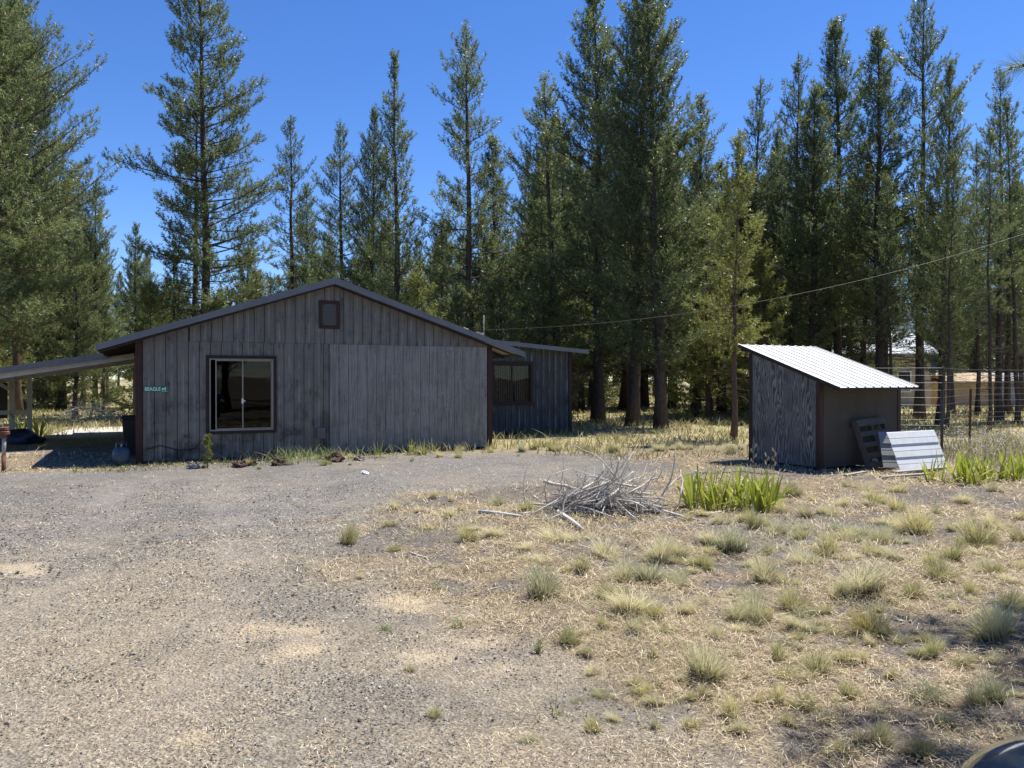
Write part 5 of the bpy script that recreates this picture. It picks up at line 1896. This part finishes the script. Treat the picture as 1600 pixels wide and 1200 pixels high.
# loose branches lying beside the heap
for pts, rad, lb in (([(1005, 800), (1040, 803), (1070, 812), (1094, 818)], .022, 'long bare branch on the ground at the right end of the brush heap'),
                     ([(748, 806), (780, 808), (815, 812)], .026, 'grey branch lying on the ground at the left end of the brush heap'),
                     ([(872, 806), (895, 818), (910, 829)], .032, 'thick broken branch end at the front of the brush heap'),
                     ([(1098, 803), (1115, 802), (1131, 797)], .018, 'short grey stick on the ground below the left iris bed'),
                     ([(640, 862), (655, 868), (668, 872)], .010, 'thin brown stick on the straw left of the brush heap')):
    Q = []
    for i, (px, py) in enumerate(pts):
        x, y, z = gp(px, py)
        Q.append((x, y, z + rad * 1.1))
    tag(MB().tube(Q, [rad, rad * .8, rad * .6, rad * .4][:len(Q)], 7).build('fallen_branch', M_stick, smooth=True), lb, 'branch', 'branches fallen beside the brush heap')
x, y, z = gp(125, 656)
brush_pile('pale heap of cut branches beyond the carport', (x, y + .8, z), 1.9, 1.0, .85, 46, 8, 200, .035)

# ------------------------------------------------------------------ car, its front corner at the lower right
M_car = Mat('dark_blue_car_paint', .12, .6)
M_car.color(M_car.mix(M_car.noise(300, 2), (.006, .012, .032), (.012, .024, .06)))
M_car.b.inputs['Coat Weight'].default_value = 1.0
M_car.b.inputs['Coat Roughness'].default_value = .04
M_car = M_car.m
M_tyre = simple('tyre_rubber', (.012, .012, .012), (.022, .022, .022), 20, .9)
M_chrome = simple('satin_rim_and_highlight', (.45, .43, .38), (.55, .53, .48), 9, .35, .5, .6, 0)  # wheel rims, and the added strip that imitates the hood highlight
car = thing('parked_car', 'dark blue car with only its glossy front corner in view at the lower right', 'car', (1.745, 1.725, .02), 0)
# body lofted front (y=0) to rear (y=-4.5)
st = [(0.00, .62, .42, .74), (-.06, .78, .34, .86), (-.18, .90, .30, .935), (-.40, .955, .28, .985), (-.9, .965, .26, 1.03), (-1.35, .965, .26, 1.07), (-2.2, .965, .26, 1.10), (-3.2, .96, .26, 1.12), (-4.0, .93, .28, 1.10), (-4.4, .86, .34, 1.02), (-4.5, .76, .42, .90)]
ring = []
for y, hw, zb_, zt in st:
    pts = []
    for k in range(24):
        a = 2 * PI * k / 24
        ca, sa = math.cos(a), math.sin(a)
        ex_ = .34
        x = hw * math.copysign(abs(ca) ** ex_, ca)
        z = (zb_ + zt) / 2 + (zt - zb_) / 2 * math.copysign(abs(sa) ** .36, sa)
        if sa > .5: z += .03 * (1 - (x / hw) ** 2)
        pts.append((x, y, z))
    ring.append(pts)
cb_ = MB()
vs = [p for r_ in ring for p in r_]
fs = []
for i in range(len(ring) - 1):
    for k in range(24):
        k2 = (k + 1) % 24
        fs.append((i * 24 + k, (i + 1) * 24 + k, (i + 1) * 24 + k2, i * 24 + k2))
fs.append(tuple(range(24)))
fs.append(tuple(range((len(ring) - 1) * 24 + 23, (len(ring) - 1) * 24 - 1, -1)))
co_ = cb_.add(vs, fs).build('body', M_car, car, smooth=True)
sb = co_.modifiers.new('sub', 'SUBSURF'); sb.levels = 1; sb.render_levels = 2
gh = [(-1.30, .82, 1.05, 1.08), (-2.0, .72, 1.05, 1.56), (-2.6, .70, 1.05, 1.62), (-3.4, .68, 1.05, 1.58), (-4.25, .76, 1.05, 1.10)]
vs = []; fs = []
for y, hw, z0_, z1_ in gh:
    vs += [(-hw - (.12 if z1_ > 1.2 else .02), y, z0_), (-hw + .02, y, z1_ - .05), (-hw + .14, y, z1_), (hw - .14, y, z1_), (hw - .02, y, z1_ - .05), (hw + (.12 if z1_ > 1.2 else .02), y, z0_)]
for i in range(len(gh) - 1):
    for k in range(5):
        fs.append((i * 6 + k, i * 6 + k + 1, (i + 1) * 6 + k + 1, (i + 1) * 6 + k))
MB().add(vs, fs).build('cabin', simple('tinted_glass', (.01, .011, .012), (.014, .015, .016), 3, .05, .6, 0, 0), car, smooth=True)
bevel(MB().box(-.62, .62, -2.9, -2.1, 1.60, 1.645).build('roof_panel', M_car, car), .02, 2)
for x in (-.84, .84):
    for y in (-.92, -3.55):
        wh = MB().tube([(x - .11, y, .34), (x + .11, y, .34)], .34, 28).build('wheel', M_tyre, car)
        MB().tube([(x - .118, y, .34), (x + .118, y, .34)], .21, 20).build('rim', M_chrome, wh)
    MB().tube([(x * .72, -.02, .66), (x * .80, -.10, .68)], [.09, .10], 14).build('headlight', simple('lamp_glass', (.5, .5, .5), (.6, .6, .6), 3, .1, .6, 0, 0), car)
    bevel(MB().box(min(x * 1.15, x * 1.3), max(x * 1.15, x * 1.3), -1.5, -1.38, 1.02, 1.16).build('mirror', M_car, car), .03, 2)
# added satin strip imitating the sky highlight along the hood edge
def ring_pt(i, k):
    return Vector(ring[i][k])
for k, r_, mt, nm in ((7, .006, M_chrome, 'hood_highlight'),):
    P_ = [ring_pt(i, k) for i in range(1, 7)]
    Q = []
    for i in range(len(P_) - 1):
        for f in (0, .33, .66):
            Q.append(P_[i].lerp(P_[i + 1], f))
    MB().tube(Q, r_, 6).build(nm, mt, car, smooth=True)
